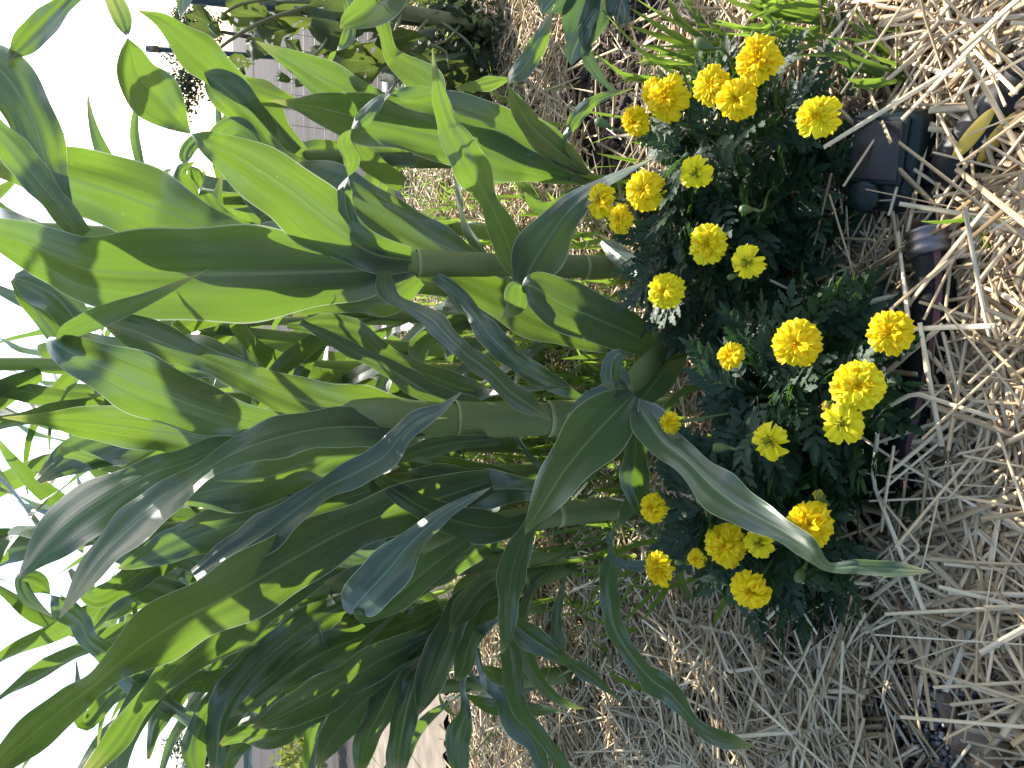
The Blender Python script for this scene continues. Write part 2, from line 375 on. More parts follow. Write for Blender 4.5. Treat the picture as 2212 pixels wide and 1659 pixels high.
# clods of soil in the bare strip
NC = 2600
cx = r_.uniform(.36, 1.1, NC); cy = r_.uniform(1.10, 1.52, NC); cs = .002 + .011 * r_.random(NC) ** 4
cvv = ico_v[None] * cs[:, None, None] * r_.uniform(.6, 1.3, (NC, 12, 1)) + np.stack([cx, cy, ground_h(cx, cy) - .006 + 0 * cx], -1)[:, None]
o = link('soil_clods', mesh('soil_clods', cvv.reshape(-1, 3), (ico_f[None] + (np.arange(NC) * 12)[:, None, None]).reshape(-1, 3), None, None, True), M['soil'])
o['kind'] = 'stuff'; o['label'] = 'crumbly brown clods of bare garden soil'; o['category'] = 'soil'

# ------------------------------------------------------------------ blade-shaped leaves
NA = 13
SS = np.linspace(-1, 1, NA)
def blade_uv(n): return np.stack([np.tile((SS + 1) / 2, n), np.repeat(np.linspace(0, 1, n), NA)], -1)
def traced_blade(pts, D, seed, keel=0.13, wave=0.17, tilt=None, per=8):
    """a blade whose centre line (x, y, width in photo pixels) is seen from the camera and whose distance runs through D;
    a signed width that changes sign is a twist, and where the blade looks narrow it is turned edge-on"""
    r = np.random.default_rng(seed)
    c = spline(np.array(pts, float), per); n = len(c)
    xy = c[:, :2]; w = c[:, 2]
    ds = np.r_[0, np.cumsum(np.linalg.norm(np.diff(xy, axis=0), axis=1))]; s = ds / ds[-1]
    Dm = np.interp(s, np.linspace(0, 1, len(D)), D)
    t = np.gradient(xy, axis=0); t /= np.linalg.norm(t, axis=1, keepdims=True) + 1e-9
    nrm = np.stack([-t[:, 1], t[:, 0]], -1)
    mw = np.abs(w).max()
    prof = (0.35 + 0.65 * np.clip(s / .15, 0, 1)) * (1 - s ** 3) * 0.72
    full = np.maximum(np.abs(w), mw * prof)
    sg = 1 if r.random() < .5 else -1
    tl = tilt if tilt is not None else r.uniform(.15, .55) * sg
    dz = (np.sqrt(np.maximum(full ** 2 - w ** 2, 0)) * sg + tl * full) / FPX * Dm
    ph = r.uniform(0, 6.28, 4)
    wl_ = ds / mw
    ed = 1 + 0.11 * np.sin(wl_ * 2.1 + ph[0]) + 0.06 * np.sin(wl_ * 4.7 + ph[1])
    half = (w / 2)[:, None] * SS[None] * (1 + (ed[:, None] - 1) * np.abs(SS)[None])
    px = xy[:, :1] + nrm[:, :1] * half; py = xy[:, 1:] + nrm[:, 1:] * half
    side = np.where(SS > 0, 1.0, -0.8)
    wv = wave * r.uniform(.5, 1.6)
    und = wv * np.abs(SS)[None] ** 2.2 * np.sin(wl_[:, None] * 2.6 + ph[2] + side[None] * ph[3])
    und = und + .035 * np.sin(SS[None] * 9 + ph[1] + .5 * wl_[:, None]) * (1 - np.abs(SS[None]) ** 4) + .05 * np.sin(wl_[:, None] * 1.1 + SS[None] * 2.2 + ph[0])
    k_ = keel * (1 - np.abs(SS)[None]) ** 1.0 * (1 if r.random() < .6 else -1)
    Dp = Dm[:, None] + dz[:, None] / 2 * SS[None] + (und + k_) * (full / FPX * Dm)[:, None]
    v = at(px, py, Dp).reshape(-1, 3)
    return v, grid_faces(n, NA), blade_uv(n)
def free_blade(base, az, el, L, W, droop, seed, n=22, twist=0.0, wave=0.10, keel=0.12, curl=0.0):
    """a blade growing from base: rises at elevation el and bends down by droop along its length"""
    r = np.random.default_rng(seed)
    s = np.linspace(0, 1, n); e = el - droop * s ** 1.3; a_ = az + curl * s
    d = np.stack([np.cos(e) * np.sin(a_), np.cos(e) * np.cos(a_), np.sin(e)], -1)
    pth = np.array(base) + np.vstack([[0, 0, 0], np.cumsum((d[1:] + d[:-1]) / 2, axis=0) * L / (n - 1)])
    side = np.stack([np.cos(a_), -np.sin(a_), 0 * a_], -1); nn = np.cross(side, d)
    tw = twist * s + 0.25 * np.sin(s * 6 + r.uniform(0, 6))
    wd = np.cos(tw)[:, None] * side + np.sin(tw)[:, None] * nn; nn2 = np.cross(wd, d)
    wid = W * (0.42 + 0.58 * np.clip(s / .25, 0, 1) ** .8) * (1 - s ** 2.4) + .0006
    ph = r.uniform(0, 6.28, 2); q = s * L / max(W, 1e-4)
    off = wave * np.abs(SS)[None] ** 2 * np.sin(q[:, None] * 2.4 + ph[0] + np.where(SS > 0, 1., -.8)[None] * ph[1]) - keel * (1 - np.abs(SS))[None]
    v = pth[:, None] + wd[:, None] * (wid[:, None] / 2 * SS[None])[..., None] + nn2[:, None] * (off * wid[:, None])[..., None]
    return v.reshape(-1, 3), grid_faces(n, NA), blade_uv(n), pth

def parse(s): return [tuple(float(q) for q in t.split(',')) for t in s.split()]

# ------------------------------------------------------------------ corn plants that stand in front
def front_corn(label, base_px, D, stalk, leaves, collars=(), seed=0, ds=1.0, group='corn plants'):
    """stalk: x,y,width,D rows from the top down to the ground"""
    g0 = onz(base_px[0], base_px[1], 0.0) if base_px[0] else np.array([0, 0, 0])
    root = thing('corn_plant', label, 'corn', tuple(g0), group)
    if stalk:
        c = spline(np.array(stalk, float), 6); c[:, 3] *= ds
        pth = at(c[:, 0], c[:, 1], c[:, 3]); rad = c[:, 2] / FPX * np.linalg.norm(pth - CAM, axis=1) / 2 * .97
        pth = np.vstack([pth, [g0 - [0, 0, .02]]]); rad = np.r_[rad, rad[-1] * 1.05]
        v, f, u = tube(pth, rad, 14); part('stalk', v, f, M['stalk'], root, u)
        for cx_, wd in collars:                                   # leaf sheath with its pale collar
            i = int(np.argmin(abs(c[:, 0] - cx_))); seg = pth[max(0, i):min(len(pth), i + 9)]
            if len(seg) < 3: continue
            rr = rad[i:i + len(seg)] * np.linspace(1.16, 1.06, len(seg))
            v, f, u = tube(seg, rr, 14, cap=False); sh = part('sheath', v, f, M['stalk'], root, u)
            ring = np.linspace(0, 1, 4)[:, None] * (seg[1] - seg[0]) * .35 + seg[0]
            v, f, u = tube(ring, rr[0] * np.array([.99, 1.035, 1.03, .99]), 14, cap=False); part('collar', v, f, M['collar'], sh, u)
    for i, (Ds, s, *tl) in enumerate(leaves):
        v, f, u = traced_blade(parse(s), [q * ds for q in Ds], seed * 50 + i, tilt=tl[0] if tl else None); part('leaf', v, f, M['corn'], root, u)
    return root

front_corn('tall corn plant with the broadest upright leaf, behind the marigolds', (1436, 578), 1.25,
    [(600, 592, 14, 1.27), (760, 585, 44, 1.25), (880, 570, 52, 1.24), (1000, 571, 50, 1.24), (1120, 573, 50, 1.25), (1260, 576, 46, 1.25), (1400, 578, 44, 1.25)],
    [((1.22, 1.2, 1.12), '890,574,50 840,578,85 760,585,150 600,590,182 400,592,195 210,585,180 120,555,130 40,520,85 -70,480,30'),
     ((1.24, 1.33, 1.28), '720,560,40 560,528,60 480,505,90 380,465,125 250,415,150 150,385,140 60,360,110 -40,330,70'),
     ((1.20, 1.12, 1.05), '885,562,55 800,545,95 700,480,128 620,415,125 520,348,112 450,308,60 405,282,-14 345,218,-105 298,165,-80 281,110,-48 268,50,44 240,-15,40'),
     ((1.26, 1.30), '850,575,60 740,535,95 640,518,85 560,515,55 510,512,8'),
     ((1.27, 1.36), '1030,560,30 950,528,75 880,490,95 800,445,92 740,412,88 680,385,85 620,360,25'),
     ((1.22, 1.12, 1.06), '850,580,40 775,520,40 752,470,38 745,410,30 760,350,-34 745,300,-26 790,250,36 835,206,9 880,203,-32 920,198,-26 962,191,3'),
     ((1.22, 1.0, .93), '1150,590,30 1116,572,45 1088,503,66 1056,436,46 1024,374,72 998,324,68 974,284,60 955,230,42 944,180,20 934,106,2'),
     ((1.2, 1.02, .9), '1120,650,30 1130,615,50 1148,575,95 1176,528,98 1218,468,76 1262,425,50 1312,391,25 1355,370,14 1410,343,2'),
     ((1.24, 1.28), '1400,750,40 1280,722,80 1180,692,95 1080,645,82 1010,608,60 950,588,10'),
     ((1.18, 1.02, .98), '830,585,22 832,618,40 850,645,32 890,665,28 935,692,42 965,724,46 1005,762,38 1062,806,42 1102,846,46 1150,879,36 1190,908,2'),
     ((1.22, 1.1, 1.08), '940,596,18 984,630,32 1016,668,38 1053,718,48 1100,765,52 1152,805,46 1227,845,26 1285,876,2'),
     ((1.24, 1.05), '1300,520,20 1330,545,38 1360,570,38 1395,605,18 1420,640,2'),
     ((1.26, 1.34), '905,600,40 850,640,70 780,640,70 700,655,50 620,680,8'),
     ((1.15, 1.1), '180,510,40 110,425,62 50,350,64 0,290,58 -60,235,40'),
     ((1.2, 1.24), '140,470,40 105,370,80 70,260,120 10,160,105 -60,110,60'),
     ((1.3, 1.34), '170,700,60 120,640,90 60,610,70 30,600,20'),
    ], [(900, 60), (1115, 60), (1255, 60)], 1, ds=.94)

front_corn('corn plant with the thickest pale stalk, rising between the two marigold clumps', (1520, 888), 1.1,
    [(560, 850, 16, 1.13), (700, 885, 62, 1.12), (820, 902, 92, 1.1), (980, 908, 78, 1.1), (1120, 906, 72, 1.1), (1300, 900, 70, 1.1), (1450, 890, 66, 1.1)],
    [((1.08, 1.02, .97), '640,930,50 560,915,70 450,888,115 350,850,125 250,805,112 165,768,90 117,738,42 135,722,-30 180,700,-46 250,672,-38 335,638,-26 450,582,2'),
     ((1.1, 1.12, 1.05), '640,950,50 520,950,85 430,945,98 330,930,98 220,915,75 120,907,40 5,902,2'),
     ((1.08, 1.08, 1.12), '930,905,70 870,905,95 760,893,115 660,868,108 560,828,78 480,792,48 420,768,55 350,740,82 280,712,82 226,698,10'),
     ((1.07, .98, .92), '860,930,60 780,922,92 690,926,92 600,945,82 520,972,62 460,1005,50 400,1045,58 340,1090,72 270,1150,82 200,1225,60 128,1335,2', 1.15),
     ((1.12, 1.06, 1.0), '620,955,40 480,972,55 400,1000,62 330,1022,74 250,1065,98 160,1125,105 100,1180,78 60,1225,36 40,1248,3', 1.1),
     ((1.15, 1.2), '900,945,60 760,980,95 650,1005,112 550,1040,108 450,1060,88 380,1085,10'),
     ((1.22, 1.25), '800,1060,60 700,1090,80 600,1110,92 480,1140,88 380,1175,82 300,1210,40 255,1228,4'),
     ((1.12, 1.0, .9), '420,1245,30 480,1210,72 560,1160,78 640,1100,62 700,1056,50 770,1020,56 830,985,62 862,945,56 900,910,46 950,884,22 996,848,2', -.9),
     ((1.1, .98), '1080,948,20 980,957,34 900,975,38 850,1000,8'),
     ((1.2, 1.2), '620,700,20 720,705,52 780,725,56 830,770,48 890,795,38 940,815,52 1000,840,52 1075,850,10'),
     ((1.16, 1.14), '650,695,15 768,760,34 840,795,38 940,855,54 1030,880,34 1085,892,3'),
     ((1.3, 1.35), '520,800,60 430,770,100 330,790,110 230,770,90 140,730,70 70,640,60 30,600,20'),
     ((1.3, 1.4), '700,1000,60 560,960,100 400,900,100 260,950,100 150,990,80 80,1040,20'),
    ], [(985, 80), (1190, 70)], 2, ds=.97)

front_corn('short leaning corn shoot with a curled whorl, its leaf trailing over the marigolds', (1508, 688), 1.1,
    [(1345, 845, 46, .9), (1380, 812, 52, .93), (1430, 755, 44, .99), (1475, 712, 30, 1.05), (1500, 694, 24, 1.09)],
    [((.98, .86), '1475,712,20 1492,700,20 1510,660,36 1530,612,42 1552,575,14 1585,540,2'),
     ((1.04, .95, .9), '1488,718,14 1462,762,48 1424,815,64 1385,862,50 1368,885,6'),
     ((.88, .8, .74), '1368,850,36 1335,885,100 1275,948,122 1218,1018,108 1180,1078,72 1150,1125,30 1135,1152,2'),
     ((.88, .70, .57, .51), '1372,862,12 1395,900,66 1430,950,78 1480,990,68 1540,1050,84 1600,1095,80 1680,1140,62 1740,1180,46 1788,1224,20 1850,1224,32 1910,1228,40 1960,1232,26 2012,1236,2'),
     ((.9, .88), '1368,866,16 1374,960,52 1371,1030,58 1388,1092,42 1425,1165,4'),
     ((.9, .86), '1378,850,46 1345,855,56 1322,825,-46 1322,785,-40 1340,765,-20 1362,778,4'),
     ((.97, .9, .88), '1372,830,20 1340,800,36 1325,790,34 1345,815,30 1362,840,4'),
     ((1.0, .97, .98), '1470,715,30 1430,750,62 1350,715,95 1280,685,104 1210,655,98 1150,618,74 1118,622,-42 1112,660,-48 1080,692,6'),
     ((.95, 1.02), '1365,850,30 1310,855,52 1260,880,40 1225,900,6'),
    ], [], 3, ds=.97)

front_corn('corn plant leaning out over the straw with a long arching leaf', (1440, 1085), 1.25,
    [(840, 1190, 50, 1.2), (1000, 1150, 52, 1.21), (1200, 1112, 48, 1.22), (1400, 1090, 44, 1.24)],
    [((1.18, 1.05, .88), '1060,1040,50 950,1075,92 850,1105,104 740,1150,118 620,1215,128 500,1285,134 400,1335,142 320,1385,128 255,1435,66 205,1478,44 150,1520,74 80,1578,90 10,1640,62 -50,1700,15'),
     ((1.22, 1.12, 1.02), '720,1220,50 640,1262,80 540,1312,114 450,1380,104 380,1440,74 300,1530,44 250,1600,52 190,1670,30'),
     ((1.15, .92, .82), '1010,1165,36 930,1225,56 850,1290,66 785,1325,50 762,1322,-20 775,1300,-86 840,1230,-90 890,1170,-62 960,1110,-32 1010,1080,-18 1068,1049,2'),
     ((1.1, .98), '1210,1050,30 1175,1095,40 1143,1140,40 1120,1190,54 1105,1240,58 1099,1300,52 1094,1370,30 1084,1412,3'),
     ((1.2, 1.22), '1160,1040,30 1080,1035,50 980,1022,66 920,1000,62 870,985,42 845,958,5'),
     ((1.18, 1.2), '1180,1060,40 1100,1055,62 1020,1055,86 950,1035,76 880,1020,15'),
     ((1.05, .9, .84), '1405,1060,20 1365,1082,24 1345,1118,26 1318,1160,-20 1322,1188,10 1315,1240,38 1318,1300,46 1330,1360,36 1370,1425,38 1410,1470,52 1450,1500,46 1500,1560,26 1540,1590,36 1590,1605,30 1634,1613,2'),
     ((.95, .86), '1318,1180,10 1328,1212,16 1380,1223,24 1420,1213,13 1482,1219,2'),
     ((1.2, 1.3), '900,1180,50 800,1190,90 700,1180,100 600,1190,80 500,1230,60 420,1290,10'),
     ((1.2, 1.1), '1150,1120,30 1080,1140,60 1000,1130,70 920,1100,60 840,1050,30 790,1010,5'),
     ((1.25, 1.15), '1080,1160,30 1010,1200,56 940,1230,66 860,1250,60 780,1240,40 700,1260,6'),
    ], [(1010, 60), (1200, 60)], 4, ds=.95)

front_corn('corn plant with many drooping dark leaves above the straw beside the tan path', (1300, 1195), 1.55,
    [(820, 1400, 44, 1.5), (960, 1340, 46, 1.5), (1100, 1270, 42, 1.5), (1250, 1210, 38, 1.54)],
    [((1.45, 1.3), '1080,1265,30 1010,1290,44 985,1330,64 960,1390,70 935,1450,64 915,1510,42 903,1545,3'),
     ((1.42, 1.3), '1120,1240,20 1070,1250,38 1030,1280,58 1000,1320,48 972,1364,4'),
     ((1.45, 1.3, 1.2), '960,1340,36 900,1385,46 822,1425,74 750,1470,84 680,1510,78 600,1550,52 545,1572,6'),
     ((1.48, 1.35), '950,1310,36 880,1345,50 800,1370,64 700,1410,74 620,1460,58 540,1520,28 497,1548,3'),
     ((1.5, 1.4), '780,1290,50 680,1340,66 600,1400,80 530,1470,84 480,1550,74 470,1620,54 464,1680,18'),
     ((1.4, 1.2), '800,1490,20 720,1528,26 650,1560,48 590,1590,52 520,1586,42 470,1612,4'),
     ((1.45, 1.25), '960,1400,20 900,1440,30 830,1480,46 770,1530,60 720,1590,64 686,1655,10'),
     ((1.45, 1.3), '980,1360,40 900,1400,56 860,1460,76 820,1540,66 790,1600,54 776,1670,20'),
     ((1.4, 1.3), '960,1420,20 905,1460,36 882,1520,58 866,1590,58 855,1665,38'),
     ((1.35, 1.2), '1120,1290,10 1105,1330,18 1130,1365,48 1180,1400,48 1220,1425,24 1260,1450,30 1310,1488,14 1345,1518,2'),
     ((1.3, 1.15), '1100,1330,10 1096,1375,22 1105,1420,44 1110,1480,48 1125,1535,32 1155,1570,27 1185,1610,32 1220,1659,26 1245,1700,4'),
     ((1.4, 1.25), '1030,1400,10 1046,1470,16 1090,1510,44 1110,1560,54 1150,1600,42 1170,1650,32 1192,1705,4'),
     ((1.4, 1.35), '1000,1500,6 1018,1507,12 1060,1525,34 1110,1530,38 1170,1534,22 1216,1535,2'),
     ((1.4, 1.3), '990,1380,16 1000,1440,24 1000,1490,12 1005,1540,28 990,1590,52 990,1630,52 1000,1690,24'),
     ((1.4, 1.35), '1225,1235,5 1215,1270,10 1202,1330,24 1206,1390,24 1222,1424,3'),
     ((1.45, 1.3), '1090,1290,24 1040,1340,40 1010,1400,46 1000,1440,40 985,1470,8'),
     ((1.6, 1.5), '700,1300,30 620,1350,34 560,1400,54 500,1450,54 430,1520,32 372,1602,3'),
    ], [(980, 50), (1120, 50)], 5, ds=.94)

front_corn('corn plant with twisted leaf tips against the sky beyond the long arching leaf', (1262, 1010), 1.7,
    [(560, 1250, 36, 1.6), (800, 1160, 42, 1.63), (1040, 1070, 42, 1.66), (1220, 1020, 38, 1.7)],
    [((1.55, 1.4, 1.3), '420,1560,30 300,1480,52 240,1420,58 190,1380,42 170,1340,46 130,1310,52 90,1265,-42 48,1252,-28 60,1290,-30 112,1332,-6'),
     ((1.6, 1.55), '520,1330,40 400,1300,70 320,1270,60 260,1290,50 190,1370,6'),
     ((1.6, 1.5), '600,1400,40 520,1450,60 440,1560,50 420,1620,60 430,1680,30'),
     ((1.6, 1.5), '560,1440,30 470,1470,48 400,1480,50 340,1560,40 320,1640,6'),
     ((1.6, 1.5), '480,1240,50 370,1200,60 270,1260,60 200,1290,40 150,1230,10'),
     ((1.6, 1.55), '620,1500,20 560,1560,34 500,1620,54 480,1690,20'),
     ((1.62, 1.5), '400,1400,30 320,1440,50 240,1500,44 180,1560,36 165,1430,3'),
    ], [], 6, ds=.88)

front_corn('corn plant with long glowing yellow-green leaves beside the bare soil strip', (1360, 398), 1.4,
    [(1235, 378, 26, 1.36), (1280, 390, 30, 1.37), (1330, 396, 28, 1.39)],
    [((1.36, 1.34, 1.3), '1285,394,20 1180,368,60 1100,348,86 1020,322,100 950,300,104 850,272,100 760,250,98 690,233,66 640,225,30 583,217,2'),
     ((1.37, 1.4, 1.38), '1280,390,20 1180,335,78 1100,290,98 1020,255,92 940,228,60 860,222,26 800,213,58 720,180,74 650,140,58 600,114,30 553,89,2'),
     ((1.36, 1.28, 1.22), '1275,384,24 1200,320,58 1147,270,58 1112,215,26 1100,176,-8 1130,148,-44 1165,90,-40 1198,10,4'),
     ((1.4, 1.38), '1110,180,4 1098,172,8 1060,180,30 1020,187,24 985,193,2'),
     ((1.34, 1.28), '1235,350,4 1217,312,9 1240,262,26 1265,232,31 1300,210,18 1368,191,2'),
     ((1.42, 1.44), '1255,382,16 1180,368,40 1120,362,36 1060,360,12 1040,358,2'),
     ((1.38, 1.32), '1295,400,8 1240,420,26 1190,450,30 1150,440,20 1130,410,2'),
    ], [], 7, ds=.92)

front_corn('corn plant with drooping blue-green tops in front of the wire mesh', (1222, 345), 1.75,
    [(640, 340, 30, 1.7), (850, 342, 34, 1.72), (1050, 345, 34, 1.74), (1190, 345, 32, 1.75)],
    [((1.62, 1.5), '640,330,30 560,240,26 510,190,62 450,135,80 400,90,68 350,45,36 297,22,2'),
     ((1.6, 1.55), '680,380,40 600,330,34 560,270,74 510,215,78 465,175,62 438,158,6'),
     ((1.68, 1.66), '720,400,40 650,345,54 600,290,76 560,240,84 525,212,30 500,200,4'),
     ((1.66, 1.62), '700,260,20 640,226,26 580,205,48 530,180,38 503,158,3'),
     ((1.6, 1.55), '560,400,40 500,340,50 480,300,56 520,280,50 580,330,4'),
     ((1.65, 1.6), '560,500,30 480,470,34 440,430,46 425,385,-36 400,340,26 430,300,30 500,290,3'),
     ((1.6, 1.56), '520,520,30 440,470,40 400,410,44 390,370,30 420,350,4'),
     ((1.7, 1.72), '900,345,30 820,330,50 740,330,60 660,340,56 600,380,30 560,430,3'),
     ((1.65, 1.6), '870,400,30 800,350,52 770,300,40 800,280,3'),
    ], [(900, 40)], 8, ds=.9)

front_corn('corn plant at the edge with leaves reaching in above the sunflowers', (1330, -190), 1.45,
    [(300, -120, 40, 1.4), (800, -150, 44, 1.42), (1200, -180, 40, 1.45)],
    [((1.4, 1.3), '900,-100,50 850,-30,80 800,18,86 755,45,50 735,60,5'),
     ((1.42, 1.35), '700,-90,20 745,-20,20 757,40,24 748,88,28 716,122,-14 722,150,22 760,185,24 775,230,3'),
     ((1.42, 1.4), '760,-100,20 790,0,24 825,50,32 842,110,34 862,135,44 905,165,66 935,190,62 965,235,4'),
     ((1.35, 1.2), '320,-140,40 200,-60,46 145,0,50 95,50,62 50,95,52 14,132,4'),
     ((1.4, 1.3), '500,-140,30 420,-60,46 400,-10,40 390,40,4'),
    ], [], 9, ds=.95)

# ------------------------------------------------------------------ corn block behind
def corn(base, H, nl, seed, label, scale=1.0):
    r = np.random.default_rng(1000 + seed)
    root = thing('corn_plant', label, 'corn', (base[0], base[1], 0.0), 'corn plants')
    lean = r.normal(0, .04, 2)
    zs = np.linspace(0, 1, 10)
    pth = np.stack([lean[0] * zs ** 1.5 * H, lean[1] * zs ** 1.5 * H, zs * H - .01], -1)
    v, f, u = tube(pth, (.019 - .010 * zs) * scale, 10); link('stalk', mesh('stalk', v, f, u), M['stalk'], root)
    az0 = r.uniform(0, 6.28)
    for i in range(nl):
        q = .10 + .9 * i / (nl - 1)
        p = np.array([np.interp(q, zs, pth[:, 0]), np.interp(q, zs, pth[:, 1]), q * H])
        az = az0 + (math.pi if i % 2 else 0) + r.normal(0, .35)
        L = H * r.uniform(.55, .8) * (.55 + .9 * math.sin(math.pi * (.2 + .6 * q))) * .72
        v, f, u, _ = free_blade(p, az, r.uniform(.95, 1.25) + .2 * q, L, r.uniform(.036, .066) * scale, r.uniform(1.2, 2.8) * (1.1 - .5 * q), seed * 40 + i, 24, r.normal(0, 1.5), .09, .13, r.normal(0, .3))
        link('leaf', mesh('leaf', v, f, u), M['corn'], root)
    return root
lab = 'green corn plant in the crowded block behind the thick front stalks'
behind = [(-.02, 1.75, .86), (.20, 1.62, .74), (-.30, 1.85, .95), (.08, 2.15, .95), (-.16, 2.35, 1.0), (.32, 2.05, .8), (-.46, 2.2, 1.0), (.22, 2.6, .95),
          (-.62, 1.95, .92), (-.05, 2.85, 1.05), (.45, 2.45, .72), (-.38, 2.75, 1.05), (-.72, 2.45, .95), (.12, 1.45, .55), (-.18, 1.5, .70), (-.34, 1.42, .72), (-.50, 1.62, .85), (-.08, 1.38, .6), (-.62, 1.5, .7), (-.26, 1.66, .9), (.36, 1.75, .7), (-.14, 1.62, .85), (-.42, 1.75, .95), (.06, 1.58, .7), (-.55, 1.85, 1.0)]
def shade_corn(base, H, zmin, nl, seed, label):  # added corn, leafy only high up, mostly out of view, to shade the front leaves
    r = np.random.default_rng(4000 + seed); root = thing('corn_plant', label, 'corn', (base[0], base[1], 0.0), 'corn plants'); zs = np.linspace(0, 1, 10)
    pth = np.stack([.02 * np.sin(zs * 3), 0 * zs, zs * H - .01], -1); v, f, u = tube(pth, .020 - .010 * zs, 10); link('stalk', mesh('stalk', v, f, u), M['stalk'], root)
    az0 = r.uniform(0, 6.28)
    for i in range(nl):
        z = zmin + (H - zmin) * i / (nl - 1); az = az0 + (math.pi if i % 2 else 0) + r.normal(0, .5)
        v, f, u, _ = free_blade((0, 0, z), az, r.uniform(.7, 1.1), r.uniform(.6, .8), r.uniform(.075, .1), r.uniform(.8, 1.5), seed * 60 + i, 24, r.normal(0, .6), .09, .13, r.normal(0, .3)); link('leaf', mesh('leaf', v, f, u), M['corn'], root)
shade_corn((.27, 1.66), 1.85, 1.0, 9, 1, 'tallest corn plant, added for shade, its stem hidden behind the broadest upright leaf')
shade_corn((.02, 1.72), 1.7, 1.05, 8, 2, 'tall corn plant added for shade behind the thickest pale stalk')
shade_corn((-.30, 1.62), 1.5, 1.0, 7, 3, 'tall corn plant added for shade behind the long arching leaf')
for i, (x, y, h) in enumerate(behind): corn((x, y), h * (1.1 if x > -.35 else .84), 9 if h > .7 else 7, i, lab)

# ------------------------------------------------------------------ weeds and grass
NW = 3000; r_ = np.random.default_rng(31)
wy = r_.uniform(1.15, 2.6, NW); wx = r_.normal(-.02, .2, NW) * wy * .75
hh = .04 + .17 * r_.random(NW) ** 2; wd = .0018 + .004 * r_.random(NW); az = r_.uniform(0, 6.28, NW); ln = r_.uniform(.05, .9, NW)
k3 = np.array([0, .4, .75, 1.0]); wt = np.array([.8, 1, .7, .05])
cen = np.stack([wx[:, None] + np.sin(az)[:, None] * ln[:, None] * hh[:, None] * k3 ** 1.8, wy[:, None] + np.cos(az)[:, None] * ln[:, None] * hh[:, None] * k3 ** 1.8, hh[:, None] * k3 * (1 - .25 * k3 * ln[:, None])], -1)
sd = np.stack([np.cos(az + .6), -np.sin(az + .6), 0 * az], -1)
vv = np.stack([cen - sd[:, None] * (wd[:, None] * wt)[..., None], cen + sd[:, None] * (wd[:, None] * wt)[..., None]], 2).reshape(-1, 3)
uvw = np.tile(np.stack([np.tile([0., 1.], 4), np.repeat(k3, 2)], -1), (NW, 1))
ff = (grid_faces(4, 2)[None] + (np.arange(NW) * 8)[:, None, None]).reshape(-1, 4)
o = link('weeds', mesh('weeds', vv, ff, uvw), M['grass']); o['kind'] = 'stuff'; o['label'] = 'thin green grassy weeds growing between the corn stalks'; o['category'] = 'weeds'
# sparser weeds on the far path and by the left stalks
def grass_patch(name, label, n, xr, yr, hr, seed):
    r = np.random.default_rng(seed); X = r.uniform(*xr, n); Y = r.uniform(*yr, n); az = r.uniform(0, 6.28, n); h = r.uniform(*hr, n); w = r.uniform(.0015, .004, n); l = r.uniform(.2, 1.2, n)
    c = np.stack([X[:, None] + np.sin(az)[:, None] * l[:, None] * h[:, None] * k3 ** 1.8, Y[:, None] + np.cos(az)[:, None] * l[:, None] * h[:, None] * k3 ** 1.8, h[:, None] * k3 * (1 - .2 * k3)], -1)
    s = np.stack([np.cos(az + .6), -np.sin(az + .6), 0 * az], -1)
    q = np.stack([c - s[:, None] * (w[:, None] * wt)[..., None], c + s[:, None] * (w[:, None] * wt)[..., None]], 2).reshape(-1, 3)
    o = link(name, mesh(name, q, (grid_faces(4, 2)[None] + (np.arange(n) * 8)[:, None, None]).reshape(-1, 4), np.tile(np.stack([np.tile([0., 1.], 4), np.repeat(k3, 2)], -1), (n, 1))), M['grass'])
    o['kind'] = 'stuff'; o['label'] = label; o['category'] = 'weeds'
grass_patch('weeds', 'scattered green weeds on the straw path near the wire mesh', 900, (.3, 1.9), (2.3, 3.4), (.03, .12), 5)
grass_patch('weeds', 'green grass growing at the foot of the leaning corn stalks', 260, (-.32, -.02), (1.0, 1.3), (.04, .14), 6)

def tuft(label, base_px, h0, blades, seed, ds=1.0):
    b = onz(base_px[0], base_px[1], h0); root = thing('grass_tuft', label, 'grass', (b[0], b[1], 0.0), 'grass tufts around the marigolds')
    for i, s in enumerate(blades):
        D = [float(q) * ds for q in s[0]]
        v, f, u = traced_blade(parse(s[1]), D, seed * 30 + i, .14, .02, per=7); part('blade', v, f, M['grass'], root, u)
        for k in range(2 if seed <= 3 else 0):
            rj = np.random.default_rng(seed * 999 + i * 7 + k); q = np.array(parse(s[1])); q[:, :2] = q[0, :2] + (q[:, :2] - q[0, :2]) * rj.uniform(.55, 1.05) + rj.normal(0, 16, 2); q[1:, 1] += np.linspace(0, 1, len(q))[1:] * rj.normal(0, 26); q[:, 2] *= rj.uniform(.45, .8)
            v, f, u = traced_blade(q, [d_ * rj.uniform(.97, 1.0) for d_ in D], seed * 300 + i * 9 + k, .14, .02, per=6); part('blade', v, f, M['grass'], root, u)
